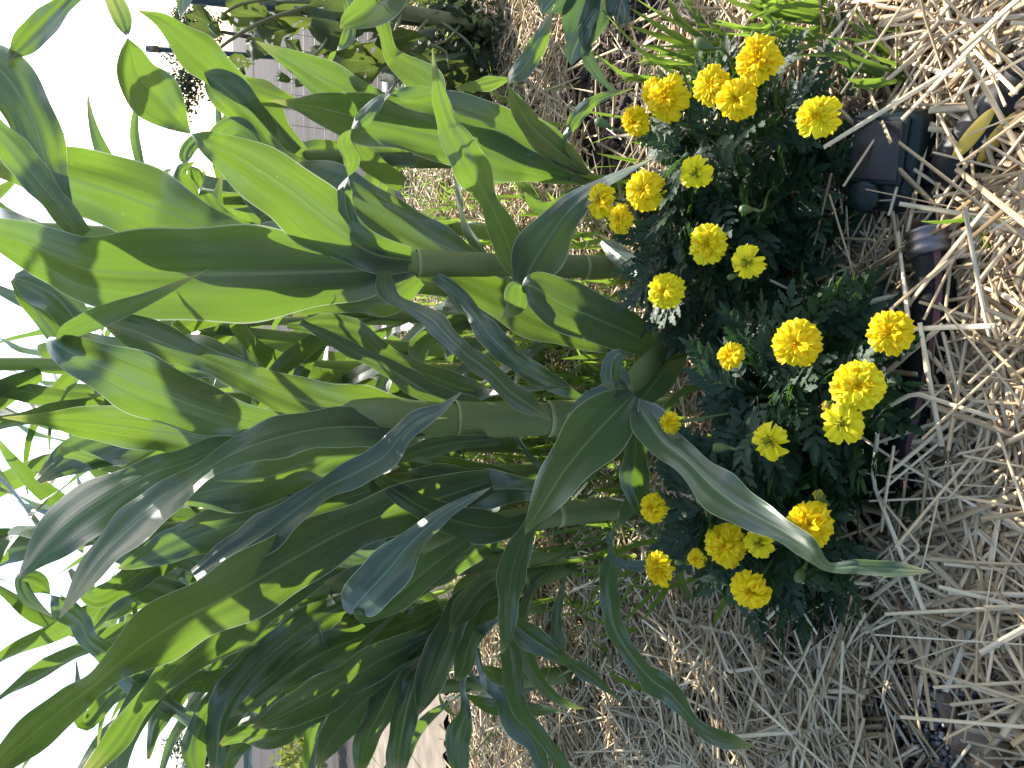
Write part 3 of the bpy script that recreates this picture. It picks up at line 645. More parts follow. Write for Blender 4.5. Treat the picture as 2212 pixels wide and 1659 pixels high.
tuft('bright grass tuft standing behind the topmost marigold blooms', (1560, 140), 0, [
    ((1.08, 1.12), '1570,150,8 1500,100,14 1430,60,12 1362,18,2'), ((1.08, 1.14), '1560,150,8 1470,95,14 1400,70,10 1358,55,2'),
    ((1.08, 1.1), '1570,140,8 1490,130,12 1420,105,10 1383,98,2'), ((1.08, 1.1), '1560,150,6 1480,150,12 1420,135,8 1386,128,2'),
    ((1.06, 1.12), '1580,130,8 1500,70,14 1460,30,12 1438,-20,2'), ((1.06, 1.12), '1600,120,8 1540,70,12 1500,20,12 1470,-20,2'),
    ((1.06, 1.1), '1600,130,8 1530,120,12 1470,118,8 1400,120,2'), ((1.05, 1.1), '1620,110,8 1580,60,16 1560,10,14 1545,-30,2'),
    ((1.06, 1.08), '1520,180,6 1430,178,14 1360,165,12 1330,150,8 1278,108,2'), ((1.06, 1.08), '1510,200,6 1440,180,10 1390,172,8 1345,176,2'),
    ((1.04, 1.05), '1640,100,8 1600,90,14 1540,60,10 1500,50,2'), ((1.04, 1.05), '1620,140,6 1560,110,12 1500,112,10 1450,110,2')], 1, .89)
tuft('broad bright grass blades arching over the sunlit straw beside the marigolds', (1800, 60), 0, [
    ((.86, .92), '1830,70,10 1760,40,20 1660,30,18 1560,-5,4'), ((.86, .9), '1820,50,10 1740,25,22 1660,8,18 1580,-20,4'),
    ((.86, .84), '1780,70,8 1820,45,20 1880,20,20 1960,0,6'), ((.88, .86), '1700,60,10 1760,65,18 1830,40,20 1890,22,3'),
    ((.88, .85), '1620,55,10 1680,62,16 1750,75,14 1800,85,3'), ((.86, .9), '1760,90,8 1720,80,14 1640,70,12 1590,75,2'),
    ((.86, .88), '1660,20,8 1740,8,16 1820,0,16 1900,-10,4'), ((.87, .9), '1700,95,6 1660,50,12 1640,10,12 1620,-30,3'),
    ((.86, .86), '1690,40,8 1650,65,14 1600,60,12 1540,50,2')], 2, .84)
tuft('fan of bright grass blades growing out of the straw near the green timer', (1970, 158), 0, [
    ((.72, .76), '1972,158,8 1930,130,18 1880,85,20 1832,45,3'), ((.72, .78), '1965,160,8 1900,150,15 1830,120,14 1765,118,8 1712,121,2'),
    ((.72, .76), '1960,165,8 1910,160,18 1850,145,18 1800,125,8 1770,110,2'), ((.71, .73), '1968,170,8 1920,175,18 1870,178,16 1825,170,3'),
    ((.72, .72), '1975,155,8 1950,130,12 1940,115,10 1935,100,2'), ((.72, .70), '1900,65,4 1960,55,14 2010,52,10 2050,50,2'),
    ((.70, .68), '1990,-20,10 2020,20,14 2040,45,10 2052,55,2'), ((.72, .74), '1970,158,8 1945,140,16 1900,105,12 1890,90,2')], 3, .88)
tuft('thin lone grass blade crossing the black hose', (2212, 660), 0, [((.62, .63), '2215,615,10 2160,590,10 2130,530,10 2118,465,5 2122,440,2'), ((.62, .64), '2140,470,3 2080,475,9 2030,480,8 1990,478,2')], 4, .84)
tuft('dark grass blades spreading over the straw below the hanging corn leaf', (1500, 1230), 0, [
    ((.92, .88), '1500,1210,8 1560,1225,14 1640,1230,12 1700,1225,2'), ((.95, .9), '1480,1190,8 1470,1240,14 1485,1280,12 1500,1297,2'), ((.9, .86), '1600,1250,8 1570,1290,14 1555,1320,12 1540,1350,2'),
    ((1.0, .95), '1440,1200,8 1430,1250,12 1400,1290,10 1345,1345,2'), ((1.0, .94), '1450,1210,8 1440,1270,12 1410,1310,10 1390,1340,2'), ((1.0, .97), '1420,1170,8 1400,1210,14 1350,1240,12 1300,1245,2'),
    ((1.0, .98), '1460,1180,8 1400,1170,12 1330,1200,10 1280,1260,2'), ((.96, .92), '1520,1240,6 1470,1262,10 1400,1270,8 1350,1262,2'), ((.9, .84), '1560,1230,6 1620,1190,10 1700,1160,6 1740,1150,2')], 5)
tuft('slender grass blades in the gap between the two marigold clumps', (1560, 700), 0, [
    ((.98, .92), '1420,930,8 1450,870,14 1490,840,14 1560,838,10 1600,842,2'), ((.98, .95), '1570,700,8 1530,730,12 1490,760,10 1440,780,2'), ((.98, .95), '1600,690,6 1560,700,10 1520,690,8 1480,660,2'),
    ((.98, .93), '1440,990,8 1500,960,12 1560,930,10 1590,905,2'), ((1.0, .96), '1590,720,6 1560,740,12 1500,745,10 1450,742,2')], 6, .95)
# seedling beyond the light-leaved corn
b = onz(1190, 470, 0); sd_ = thing('corn_seedling', 'small bright seedling with pointed leaves on the straw path behind the corn', 'seedling', tuple(b))
for i, (D, s) in enumerate([((1.82, 1.85), '1200,490,6 1190,470,10 1165,440,24 1130,400,22 1095,375,2'), ((1.82, 1.8), '1190,480,6 1160,450,20 1125,420,4'), ((1.82, 1.78), '1200,480,6 1180,500,14 1150,520,12 1120,510,2'), ((1.82, 1.8), '1195,480,6 1215,440,14 1240,430,10 1255,420,2')]):
    v, f, u = traced_blade(parse(s), [q * .88 for q in D], 700 + i, .14, .02); part('leaf', v, f, M['corn'], sd_, u)
# ------------------------------------------------------------------ marigolds
def basis(n, roll=0.0):
    n = Vector(n).normalized(); q = n.to_track_quat('Z', 'Y'); return q @ Matrix.Rotation(roll, 3, 'Z').to_quaternion()
def petal_mesh(seed, L=1.0, W=0.66, ruf=0.17):
    r = np.random.default_rng(seed); nu, nv = 9, 7
    s = np.linspace(0, 1, nv)[:, None]; t = np.linspace(-1, 1, nu)[None]
    wid = W / 2 * (0.22 + 0.78 * np.sin(np.clip(s, 0, 1) ** .75 * 1.75))
    notch = 1 - 0.10 * t ** 2 - 0.05 * np.cos(t * 7 + r.uniform(0, 6)) * s
    ph = r.uniform(0, 6.28, 3)
    x = .06 + s * L * notch * .94 + 0 * t; y = wid * t
    z = ruf * s ** 1.6 * (np.sin(t * 4.2 + ph[0]) + .6 * np.sin(t * 8.0 + ph[1]) * s) + .10 * np.sin(s * 3 + 0 * t) - .16 * s ** 3 + .06 * t ** 2 * s
    v = np.stack([x, y, z], -1).reshape(-1, 3)
    uv = np.stack([np.tile((np.linspace(0, 1, nu)), nv), np.repeat(np.linspace(0, 1, nv), nu)], -1)
    me = mesh('petal', v, grid_faces(nv, nu), uv); return me
PET = {k: [petal_mesh(i + 20) for i in range(5)] for k in ('petal', 'petalpale')}
PETS = {k: [petal_mesh(i + 40, 1.0, 0.80, 0.20) for i in range(4)] for k in ('petal', 'petalpale')}
for d_ in (PET, PETS):
    for k, l in d_.items():
        for me in l: me.materials.append(M[k])
def floret_mesh(seed, n=46, R0=.52):
    """the packed ruffled middle of a double bloom"""
    r = np.random.default_rng(seed); items = []
    for i in range(n):
        q = math.sqrt((i + .5) / n); a = i * 2.39996 + r.normal(0, .25); rr = R0 * q * .62
        nu, nv = 4, 4; s = np.linspace(0, 1, nv)[:, None]; t = np.linspace(-1, 1, nu)[None]
        L = r.uniform(.22, .34) * (.6 + .6 * q); wd = r.uniform(.045, .09) * (.6 + q)
        tl = 1.45 - 1.0 * q + r.normal(0, .22)
        lx = s * L + 0 * t; ly = wd * (.5 + .8 * s) * t; lz = .05 * np.sin(t * 5 + r.uniform(0, 6)) * s - .05 * t ** 2
        x = lx * math.cos(tl) - lz * math.sin(tl) + rr; z = lx * math.sin(tl) + lz * math.cos(tl) + .20 - .12 * q
        tw = r.normal(0, .5); y = ly * math.cos(tw); x = x + ly * math.sin(tw)
        v = np.stack([x * math.cos(a) - y * math.sin(a), x * math.sin(a) + y * math.cos(a), z], -1).reshape(-1, 3)
        items.append((v, grid_faces(nv, nu), np.stack([np.tile(np.linspace(0, 1, nu), nv), np.repeat(np.linspace(0, 1, nv), nu)], -1)))
    v, f, u = join(items); return mesh('florets', v, f, u)
FLO = [floret_mesh(60 + i) for i in range(4)]
for me in FLO: me.materials.append(M['floret'])
def disc_mesh(seed):
    r = np.random.default_rng(seed); items = []
    for i in range(30):
        q = math.sqrt((i + .5) / 30); a = i * 2.4; p = np.array([.24 * q * math.cos(a), .24 * q * math.sin(a), .06])
        d = np.array([.10 * q * math.cos(a), .10 * q * math.sin(a), .16 + .06 * r.random()])
        items.append(tube(np.array([p, p + d * .6, p + d]), [.026, .03, .02], 5))
    v, f, u = join(items); return mesh('disc', v, f, u)
DSC = [disc_mesh(i) for i in range(2)]
for me in DSC: me.materials.append(M['disc'])
def calyx_mesh():
    z = np.array([-.55, -.50, -.35, -.12, .02, .05]); rr = np.array([.07, .13, .20, .24, .25, .10]); th = np.linspace(0, 2 * math.pi, 12, endpoint=False)
    v = np.stack([rr[:, None] * np.cos(th) * (1 + .05 * np.cos(5 * th)), rr[:, None] * np.sin(th) * (1 + .05 * np.cos(5 * th)), z[:, None] + 0 * th], -1).reshape(-1, 3)
    return mesh('flower', v, grid_faces(6, 12, True), np.stack([np.tile(th / 6.28, 6), np.repeat(np.linspace(0, 1, 6), 12)], -1))
CAL = calyx_mesh(); CAL.materials.append(M['mstem'])
def leaflet(L, W, seed):
    """a serrated lance-shaped leaflet along +X"""
    r = np.random.default_rng(seed); n = 9; s = np.linspace(0, 1, n)
    w = W / 2 * np.sin(np.clip(s * .95 + .05, 0, 1) * math.pi) ** .8; w[-1] = 0
    te = np.where(np.arange(n) % 2 == 1, 1.25, .78); w = w * te
    x = s * L; shift = np.where(np.arange(n) % 2 == 1, .035 * L, 0)
    z = -.10 * L * s ** 2; up_ = .22
    rows = np.stack([np.stack([x + shift, -w, z + up_ * w], -1), np.stack([x, 0 * x, z], -1), np.stack([x + shift, w, z + up_ * w], -1)], 1)
    uv = np.stack([np.tile([0, .5, 1.], n), np.repeat(s, 3)], -1)
    return rows.reshape(-1, 3), grid_faces(n, 3), uv
def comp_leaf(seed):
    r = np.random.default_rng(seed); items = []; k = int(r.integers(4, 6)); L = .062
    rach = spline(np.array([[0, 0, 0], [.4 * L, 0, .05 * L], [.75 * L, 0, .02 * L], [L, 0, -.08 * L]]), 3)
    items.append(tube(rach, np.linspace(.0011, .0006, len(rach)), 5))
    for i in range(k):
        q = .25 + .68 * i / (k - 1)
        for sgn in (-1, 1):
            l = .026 * (.65 + .5 * math.sin(math.pi * (q * .9))) * r.uniform(.85, 1.15); v, f, u = leaflet(l, l * .36, r.integers(9999))
            a = sgn * r.uniform(.65, .95); ro = r.uniform(-.35, .35); c, s = math.cos(ro), math.sin(ro)
            v = np.stack([v[:, 0], v[:, 1] * c - v[:, 2] * s, v[:, 1] * s + v[:, 2] * c], -1)
            v = np.stack([v[:, 0] * math.cos(a) - v[:, 1] * math.sin(a), v[:, 0] * math.sin(a) + v[:, 1] * math.cos(a), v[:, 2]], -1)
            items.append((v + [q * L, 0, np.interp(q * L, rach[:, 0], rach[:, 2])], f, u))
    v, f, u = leaflet(.030, .0105, seed); items.append((v + rach[-1], f, u))
    v, f, u = join(items); me = mesh('leaf', v, f, u); me.materials.append(M['mleaf']); return me
CLEAF = [comp_leaf(300 + i) for i in range(8)]

def marigold(label, cpx, rad, H, nleaf, flowers, buds, seed):
    r = np.random.default_rng(seed); c = onz(cpx[0], cpx[1], .10)
    root = thing('marigold_plant', label, 'marigold', (c[0], c[1], 0.0), 'yellow marigold plants')
    C0 = np.array([c[0], c[1], 0.0])
    # woody stems
    its = []
    for k in range(9):
        a = r.uniform(0, 6.28); e = np.array([rad * .65 * math.cos(a), rad * .65 * math.sin(a), H * r.uniform(.5, .8)])
        its.append(tube(spline(np.array([[0, 0, -.01], e * [.25, .25, .5], e * [.6, .6, .85], e]), 3), np.linspace(.0035, .0015, 10), 6))
    v, f, u = join(its); link('stems', mesh('stems', v, f, u), M['mstem'], root)
    for i in range(nleaf):
        a = r.uniform(0, 6.28); q = r.random() ** .55; zz = r.uniform(.10, 1.0)
        rr = rad * q * math.sqrt(max(.1, 1 - (zz * .93) ** 2)) * 1.02
        p = (rr * math.cos(a), rr * math.sin(a), H * zz * .95)
        o = link('leaf', CLEAF[i % 8], None, root, p)
        yaw = a + r.normal(0, .6); pit = -r.uniform(-.35, .75) - .25 * (zz - .5); o.rotation_euler = (r.normal(0, .45), pit, yaw)
        o.scale = (r.uniform(.55, .9),) * 3
    for (x, y, d, kind, face) in flowers:
        h = .245 - (x - 1300) / 600 * .10; p = onz(x, y, h); dist = np.linalg.norm(p - CAM)
        Rm = d / FPX * dist * math.cos(math.atan((x - CX) / FPX)) / 2 * 1.02
        cam_dir = (CAM - p) / dist; out = p - C0 - [0, 0, H * .5]; out /= np.linalg.norm(out)
        n = cam_dir * .95 + np.array([0, 0, .55]) + out * .30 + np.array(face) ; n /= np.linalg.norm(n)
        o = link('flower', CAL, None, root, tuple(p - C0)); o.rotation_mode = 'QUATERNION'; o.rotation_quaternion = basis(n, r.uniform(0, 6.28)); o.scale = (Rm,) * 3
        mk_ = 'petal' if kind in 'do' else 'petalpale'
        def pets(num, sc, tilt, z, lib, jit=.15):
            for k in range(num):
                q = link('petal', lib[int(r.integers(len(lib)))], None, o, (0, 0, z)); s_ = sc * r.uniform(.9, 1.08)
                q.rotation_euler = (r.normal(0, jit), -tilt + r.normal(0, .10), k * 2 * math.pi / num + r.normal(0, .12)); q.scale = (s_, s_ * r.uniform(.9, 1.15), s_)
        if kind in 'dp':
            k_ = r.uniform(.85, 1.12); pets(int(r.integers(10, 14)), 1.0, r.uniform(-.1, .15), .02, PET[mk_]); pets(int(r.integers(9, 12)), .84 * k_, r.uniform(.28, .42), .06, PET[mk_], .22); pets(int(r.integers(6, 10)), .62 * k_, .66, .08, PET[mk_], .25)
            q = link('florets', FLO[int(r.integers(4))], None, o, (0, 0, .03), (0, 0, r.uniform(0, 6)))
            q.scale = (r.uniform(.85, 1.25),) * 3
        else:
            pets(7, 1.0, .10, .03, PETS[mk_], .3); pets(3, .5, .6, .08, PET[mk_], .3)
            link('disc', DSC[int(r.integers(2))], None, o, (0, 0, .05), None, 1.25)
        b = p - n * Rm * .5
        e0 = C0 + np.array([(p[0] - C0[0]) * .3, (p[1] - C0[1]) * .3, .05])
        pth = spline(np.array([e0, e0 * .55 + b * .45 + [0, 0, .01], b - n * Rm * 1.2, b]), 5)
        v, f, u = tube(pth, np.linspace(.0015, .0019, len(pth)), 7); part('flower_stem', v, f, M['mstem'], root, u)
    for (x, y, d, tip, dx, dy) in buds:
        h = .245 - (x - 1300) / 600 * .10; p = onz(x, y, h); dist = np.linalg.norm(p - CAM); S = d / FPX * dist
        n = (onz(x + dx, y + dy, h + .01) - p); n = n / np.linalg.norm(n) + [0, 0, .45]; n /= np.linalg.norm(n)
        z = np.array([-1.3, -1.1, -.7, -.2, .1, .2]); rr = np.array([.12, .22, .40, .44, .36, .30]); th = np.linspace(0, 2 * math.pi, 12, endpoint=False)
        v = np.stack([rr[:, None] * np.cos(th) * (1 + .06 * np.cos(6 * th)), rr[:, None] * np.sin(th) * (1 + .06 * np.cos(6 * th)), z[:, None] + 0 * th], -1).reshape(-1, 3)
        o = link('bud', mesh('bud', v, [tuple(q) for q in grid_faces(6, 12, True)] + [tuple(range(60, 72))], np.stack([np.tile(th / 6.28, 6), np.repeat(np.linspace(0, 1, 6), 12)], -1)), M['mstem'], root, tuple(p - C0))
        o.rotation_mode = 'QUATERNION'; o.rotation_quaternion = basis(n); o.scale = (S,) * 3
        if tip:
            q = link('florets', FLO[int(r.integers(4))], None, o, (0, 0, -.05)); q.scale = (tip, tip, tip * 1.2)
        b = p - n * S * 1.2; e0 = C0 + np.array([(p[0] - C0[0]) * .3, (p[1] - C0[1]) * .3, .05])
        pth = spline(np.array([e0, e0 * .55 + b * .45 + [0, 0, .01], b - n * S * 1.2, b]), 5)
        v, f, u = tube(pth, np.linspace(.0013, .0018, len(pth)), 7); part('flower_stem', v, f, M['mstem'], root, u)
    return root
Z3 = (0, 0, 0)
marigold('marigold plant with eight double yellow blooms rising above the green timer', (1600, 345), .125, .20, 300,
    [(1640, 130, 92, 'd', (.1, .1, .2)), (1440, 212, 92, 'd', Z3), (1538, 185, 76, 'd', (0, .2, .2)), (1592, 215, 82, 'd', Z3), (1770, 253, 86, 'p', Z3),
     (1372, 262, 62, 'd', (-.5, .3, .2)), (1505, 372, 66, 's', (-.5, -.2, .1)), (1408, 195, 50, 'd', (.3, .4, .2))],
    [(1292, 262, 22, .5, -30, -18), (1508, 92, 26, .3, -40, -20), (1626, 74, 18, .5, -30, -8), (1415, 235, 22, 0, -30, -25), (1603, 452, 20, 0, -20, 0)], 71)
marigold('marigold plant with five double blooms in front of the tall broad-leaved corn', (1560, 545), .12, .20, 290,
    [(1393, 410, 84, 'd', Z3), (1300, 435, 74, 'd', (-.1, .2, .2)), (1340, 474, 62, 'd', (.1, .2, .1)), (1530, 528, 84, 'p', Z3), (1615, 567, 70, 's', Z3), (1436, 628, 80, 'p', Z3)],
    [(1575, 600, 14, 0, -20, 10)], 72)
marigold('marigold plant with three of the largest double blooms beside the black hose', (1712, 850), .115, .17, 300,
    [(1722, 743, 102, 'd', Z3), (1925, 718, 94, 'd', (0, 0, .2)), (1852, 833, 106, 'p', Z3), (1822, 915, 88, 't', Z3), (1665, 953, 78, 't', Z3), (1580, 768, 62, 'd', (.3, .2, 0)), (1448, 912, 50, 'd', (0, .3, .2))],
    [(1785, 877, 22, .75, -20, 0), (1545, 967, 22, .6, -30, 0)], 73)
marigold('marigold plant under the trailing corn leaf, at the end of the straw bank', (1640, 1090), .122, .18, 300,
    [(1750, 1133, 98, 'd', Z3), (1568, 1178, 90, 'd', Z3), (1642, 1172, 66, 't', Z3), (1424, 1230, 74, 'd', (-.2, .3, .1)), (1622, 1274, 82, 'd', (-.5, 0, .1)), (1412, 1098, 62, 'd', (0, .2, .2)), (1505, 1206, 40, 'd', Z3)],
    [(1768, 1068, 24, .7, -4, -20), (1725, 1250, 24, .25, 0, 30), (1462, 1215, 14, 0, -20, 0)], 74)
# fallen, dried bloom by the timer
p = onz(1838, 236, .06)
o = thing('dried_bloom', 'withered brown marigold head hanging beside the green timer', 'flower', tuple(p), None, FLO[0].copy()); o.data.materials.clear(); o.data.materials.append(M['dead']); o.scale = (.022, .022, .03); o.rotation_euler = (1.2, .4, .3)

# ------------------------------------------------------------------ watering gear
import bmesh
M['green_plastic'] = simple('dark_green_plastic', (0.009, 0.018, 0.016), .42, .35, .25, 40)
M['black_plastic'] = simple('black_plastic', (0.010, 0.010, 0.011), .5, .3, .3, 60, .1)
M['rubber'] = simple('black_rubber', (0.010, 0.010, 0.010), .6, .2, .25, 80, .1)
M['grey_window'] = simple('smoked_window', (0.035, 0.029, 0.026), .25, .4, .2, 30)
M['yellow_pad'] = simple('yellow_pad', (0.62, 0.42, 0.06), .55, .4, .2, 40)
M['steel'] = simple('steel', (0.20, 0.18, 0.17), .45, .5, .2, 60, metal=1.0)
def rbox(dx, dy, dz, bev, seg=4):
    bm = bmesh.new(); bmesh.ops.create_cube(bm, size=1.0)
    bmesh.ops.scale(bm, vec=(dx, dy, dz), verts=bm.verts)
    bmesh.ops.bevel(bm, geom=bm.edges[:], offset=bev, segments=seg, affect='EDGES', profile=.5)
    me = bpy.data.meshes.new('body'); bm.to_mesh(me); bm.free(); me.polygons.foreach_set("use_smooth", np.ones(len(me.polygons), bool)); return me
def lathe(prof, sides=24):
    """prof rows (z, r) about the Z axis"""
    pr = np.array(prof, float); th = np.linspace(0, 2 * math.pi, sides, endpoint=False)
    v = np.stack([pr[:, 1:2] * np.cos(th), pr[:, 1:2] * np.sin(th), pr[:, :1] + 0 * th], -1).reshape(-1, 3)
    f = [tuple(q) for q in grid_faces(len(pr), sides, True)] + [tuple(range(sides))[::-1], tuple((len(pr) - 1) * sides + k for k in range(sides))]
    return mesh('lathe', v, f)
tc_ = np.array(TIMER_C)
tm = thing('hose_timer', 'dark green plastic hose timer with a smoked window, half buried beside marigolds', 'timer', tuple(tc_))
tm.rotation_euler = (R(16), R(-10), R(-20))
link('body', rbox(.105, .082, .056, .014, 5), M['green_plastic'], tm)
wf = link('window_frame', rbox(.070, .062, .006, .0028, 3), M['green_plastic'], tm, (.012, .004, .0295))
link('window', rbox(.060, .052, .004, .0018, 3), M['grey_window'], wf, (0, 0, .0027))
dl = link('dial', lathe([(0, .017), (.010, .017), (.012, .0155), (.0125, .006)], 28), M['green_plastic'], tm, (-.036, .010, .026))
rb = []
for k in range(16):
    a_ = k * 2 * math.pi / 16; v, f, u = boxv(-.001, .001, -.0008, .0008, .001, .0112); v = v + [.0172, 0, 0]
    rb.append((np.stack([v[:, 0] * math.cos(a_) - v[:, 1] * math.sin(a_), v[:, 0] * math.sin(a_) + v[:, 1] * math.cos(a_), v[:, 2]], -1), f))
v, f, u = join(rb); link('dial_ribs', mesh('dial_ribs', v, f, None, None, False), M['black_plastic'], dl)
pt_ = link('outlet', lathe([(0, .022), (.010, .022), (.012, .019), (.030, .019), (.033, .021), (.038, .021), (.040, .017)], 26), M['black_plastic'], tm, (-.010, -.036, -.004), (R(100), 0, R(-12)))
link('lug', rbox(.012, .020, .010, .003), M['black_plastic'], pt_, (.012, .010, .034))
nb = link('nub', lathe([(0, .008), (.012, .008), (.014, .006), (.0141, .003), (.009, .0028)], 18), M['black_plastic'], tm, (.016, -.062, .006), (R(70), 0, R(-10)))
link('nub_arm', rbox(.009, .028, .007, .002), M['black_plastic'], tm, (.006, -.066, -.003), (0, R(10), R(55)))
# black connector with yellow grip pads
ax = NOZ_B - NOZ_A; Ln = np.linalg.norm(ax); axd = ax / Ln
nz = thing('hose_connector', 'black hose connector with two yellow oval grip pads', 'hose connector', tuple(NOZ_A + [0, 0, -.004]))
nz.rotation_mode = 'QUATERNION'
zq = Vector(axd); camv = Vector(CAM - NOZ_A).normalized(); yq = zq.cross(camv).normalized(); xq = yq.cross(zq)      # local X faces the camera
nz.rotation_quaternion = Matrix(((xq.x, yq.x, zq.x), (xq.y, yq.y, zq.y), (xq.z, yq.z, zq.z))).to_quaternion()
link('body', lathe([(-.012, .016), (-.008, .021), (.004, .026), (.020, .028), (.075, .025), (.088, .021), (.092, .019), (.15, .018)], 32), M['black_plastic'], nz)
link('ring', lathe([(.090, .0205), (.093, .0225), (.100, .0225), (.103, .0205)], 32), M['rubber'], nz)
for ph_, z0 in ((-.30, .043), (.42, .050)):
    t = np.linspace(0, 2 * math.pi, 28, endpoint=False); rg = []
    for rr in (1.0, .93, .5):
        zz = z0 + .026 * rr * np.cos(t); an = ph_ + .26 * rr * np.sin(t); Rr = np.interp(zz, [.004, .020, .075], [.026, .028, .025]) + (.0004 if rr == 1 else .0016)
        rg.append(np.stack([Rr * np.cos(an), Rr * np.sin(an), zz], -1))
    rg.append(np.array([[(np.interp(z0, [.004, .02, .075], [.026, .028, .025]) + .0017) * math.cos(ph_), (np.interp(z0, [.004, .02, .075], [.026, .028, .025]) + .0017) * math.sin(ph_), z0]]))
    v = np.vstack(rg); f = [tuple(q) for q in grid_faces(3, 28, True)] + [(56 + k, 56 + (k + 1) % 28, 84) for k in range(28)]
    link('grip_pad', mesh('grip_pad', v, f), M['yellow_pad'], nz)
# hose
hs = thing('garden_hose', 'black rubber garden hose with a red braided stripe, half covered by straw', 'hose', tuple(HOSE[0]))
HR = .0205
v, f, u = tube(HOSE, HR, 18); part('tube', v, f, M['rubber'], hs, u)
m, nt, p, out = newmat('red_stripe'); uvn = nd(nt, "ShaderNodeUVMap", uv_map="UVMap"); sx = nd(nt, "ShaderNodeSeparateXYZ"); nt.links.new(uvn.outputs[0], sx.inputs[0])
tri = math_n(nt, 'PINGPONG', math_n(nt, 'MULTIPLY', sx.outputs[1], 80.0), .5)
d1 = math_n(nt, 'ABSOLUTE', math_n(nt, 'SUBTRACT', math_n(nt, 'MULTIPLY', sx.outputs[0], .5), tri)); d2 = math_n(nt, 'ABSOLUTE', math_n(nt, 'SUBTRACT', math_n(nt, 'SUBTRACT', .5, math_n(nt, 'MULTIPLY', sx.outputs[0], .5)), tri))
zz = math_n(nt, 'LESS_THAN', math_n(nt, 'MINIMUM', d1, d2), .07)
nt.links.new(mixc(nt, zz, (.12, .008, .010), (.09, .06, .06)), p.inputs['Base Color']); p.inputs['Roughness'].default_value = .5; M['red_stripe'] = m
th_, a_, b_ = frame_along(HOSE)
tow = np.array([0.10, -.62, .55]); dirs = tow - (th_ * (th_ @ tow)[:, None]); dirs /= np.linalg.norm(dirs, axis=1, keepdims=True); lat = np.cross(th_, dirs)
aa = np.linspace(-.15, .15, 5); sv = (HOSE[:, None] + (HR + .0005) * (np.cos(aa)[None, :, None] * dirs[:, None] + np.sin(aa)[None, :, None] * lat[:, None])).reshape(-1, 3)
part('stripe', sv, grid_faces(len(HOSE), 5), M['red_stripe'], hs, np.stack([np.tile(np.linspace(0, 1, 5), len(HOSE)), np.repeat(np.linspace(0, 1, len(HOSE)), 5)], -1))
fp = HOSE[:9]; rr = HR * np.array([1.25, 1.25, 1.12, 1.25, 1.25, 1.12, 1.25, 1.22, 1.1]); fpp = HOSE[0] + (HOSE[3] - HOSE[0]) * np.linspace(-.35, .75, 9)[:, None]
v, f, u = tube(fpp, rr, 20); part('ferrule', v, f, M['steel'], hs, u)
# short black hose from the timer, under the straw
h2 = spline(np.array([onz(1990, 395, .012), onz(2030, 440, .016), onz(2040, 480, .02), HOSE[0]]), 5)
o = thing('hose_coupling', 'short black hose piece joining the green timer to the hose ferrule', 'hose coupling', tuple(h2[0])); v, f, u = tube(h2, .015, 16); part('tube', v, f, M['rubber'], o, u)
v, f, u = tube(h2[-3:], [.019, .020, .018], 16); part('nut', v, f, M['black_plastic'], o, u)

# ------------------------------------------------------------------ dead leaf on the gravel
def ovate(L, W, seed, crump=.12, n=13, holes=0.0, heart=True):
    r = np.random.default_rng(seed); s = np.linspace(0, 1, n)[:, None]; t = np.linspace(-1, 1, 11)[None]
    wid = W / 2 * np.sin(math.pi * np.clip(s, .03, .985) ** .72) ** .8
    x = s * L - .10 * L * np.abs(t) * (1 - s) * heart; y = wid * t * (1 + .07 * np.sin(s * 23 + r.uniform(0, 6)))
    ph = r.uniform(0, 6.28, 4)
    z = crump * L * (np.sin(s * 5 + ph[0] + t * 1.6) * .35 + np.sin(t * 3.5 + ph[1] + s * 2) * .35 + .4 * np.abs(t)) - .25 * L * s ** 2
    f = grid_faces(n, 11)
    if holes: f = f[r.random(len(f)) > holes * (np.abs(np.tile(np.linspace(-1, 1, 10), n - 1)) * 1.2)]
    return mesh('leaf', np.stack([x + 0 * t, y, z], -1).reshape(-1, 3), f, np.stack([np.tile((np.linspace(0, 1, 11)), n), np.repeat(np.linspace(0, 1, n), 11)], -1))
p = onz(2170, 1600, .02)
o = thing('dead_leaf', 'curled grey-brown dead leaf lying on the gravel', 'dead leaf', tuple(p), None, ovate(.062, .055, 5, .26), M['dead']); o.rotation_euler = (.1, -.1, 2.2)
p = onz(2045, 1500, .02)
o = thing('dead_leaf', 'narrow rust-brown dead leaf between straw and gravel', 'dead leaf', tuple(p), None, ovate(.05, .02, 6, .25), M['dead']); o.rotation_euler = (.3, -.2, 3.4)

# ------------------------------------------------------------------ background
def wood_mat(name, c0, c1, sx=(2, 40, 40)):
    m, nt, p, out = newmat(name); tc = nd(nt, "ShaderNodeTexCoord"); mp = nd(nt, "ShaderNodeMapping"); mp.inputs['Scale'].default_value = sx
    oi = nd(nt, "ShaderNodeObjectInfo"); nt.links.new(tc.outputs['Object'], mp.inputs[0]); nt.links.new(oi.outputs['Random'], mp.inputs['Location'])
    n = noise(nt, 1.6, mp.outputs[0], 6, .65); r = ramp(nt, [(.3, c0), (.7, c1)], n)
    c = mixc(nt, math_n(nt, 'MULTIPLY', oi.outputs['Random'], .35), r.outputs[0], c0)
    nt.links.new(c, p.inputs['Base Color']); p.inputs['Roughness'].default_value = .85; bump(nt, p, n, .5, .004); return m
M['grey_wood'] = wood_mat('weathered_wood', (.17, .155, .15), (.36, .335, .32), (1.2, 30, 30))
M['tan_wood'] = wood_mat('tan_wood', (.34, .25, .17), (.52, .41, .30), (30, 30, 1.5))
M['tan'] = simple('tan_path', (.20, .165, .125), .9, .1, .35, 9.0, .3)
M['post'] = simple('dark_green_post', (.03, .045, .045), .5, .4, .2)
M['wire'] = simple('wire', (.05, .05, .05), .5, .5, .2)
tb = thing('timber_edging', 'long weathered grey timber edging the straw under the wire mesh', 'timber', (.6, 3.3, 0)); v, f, u = boxv(-1.6, 2.0, -.05, .05, -.02, .085)
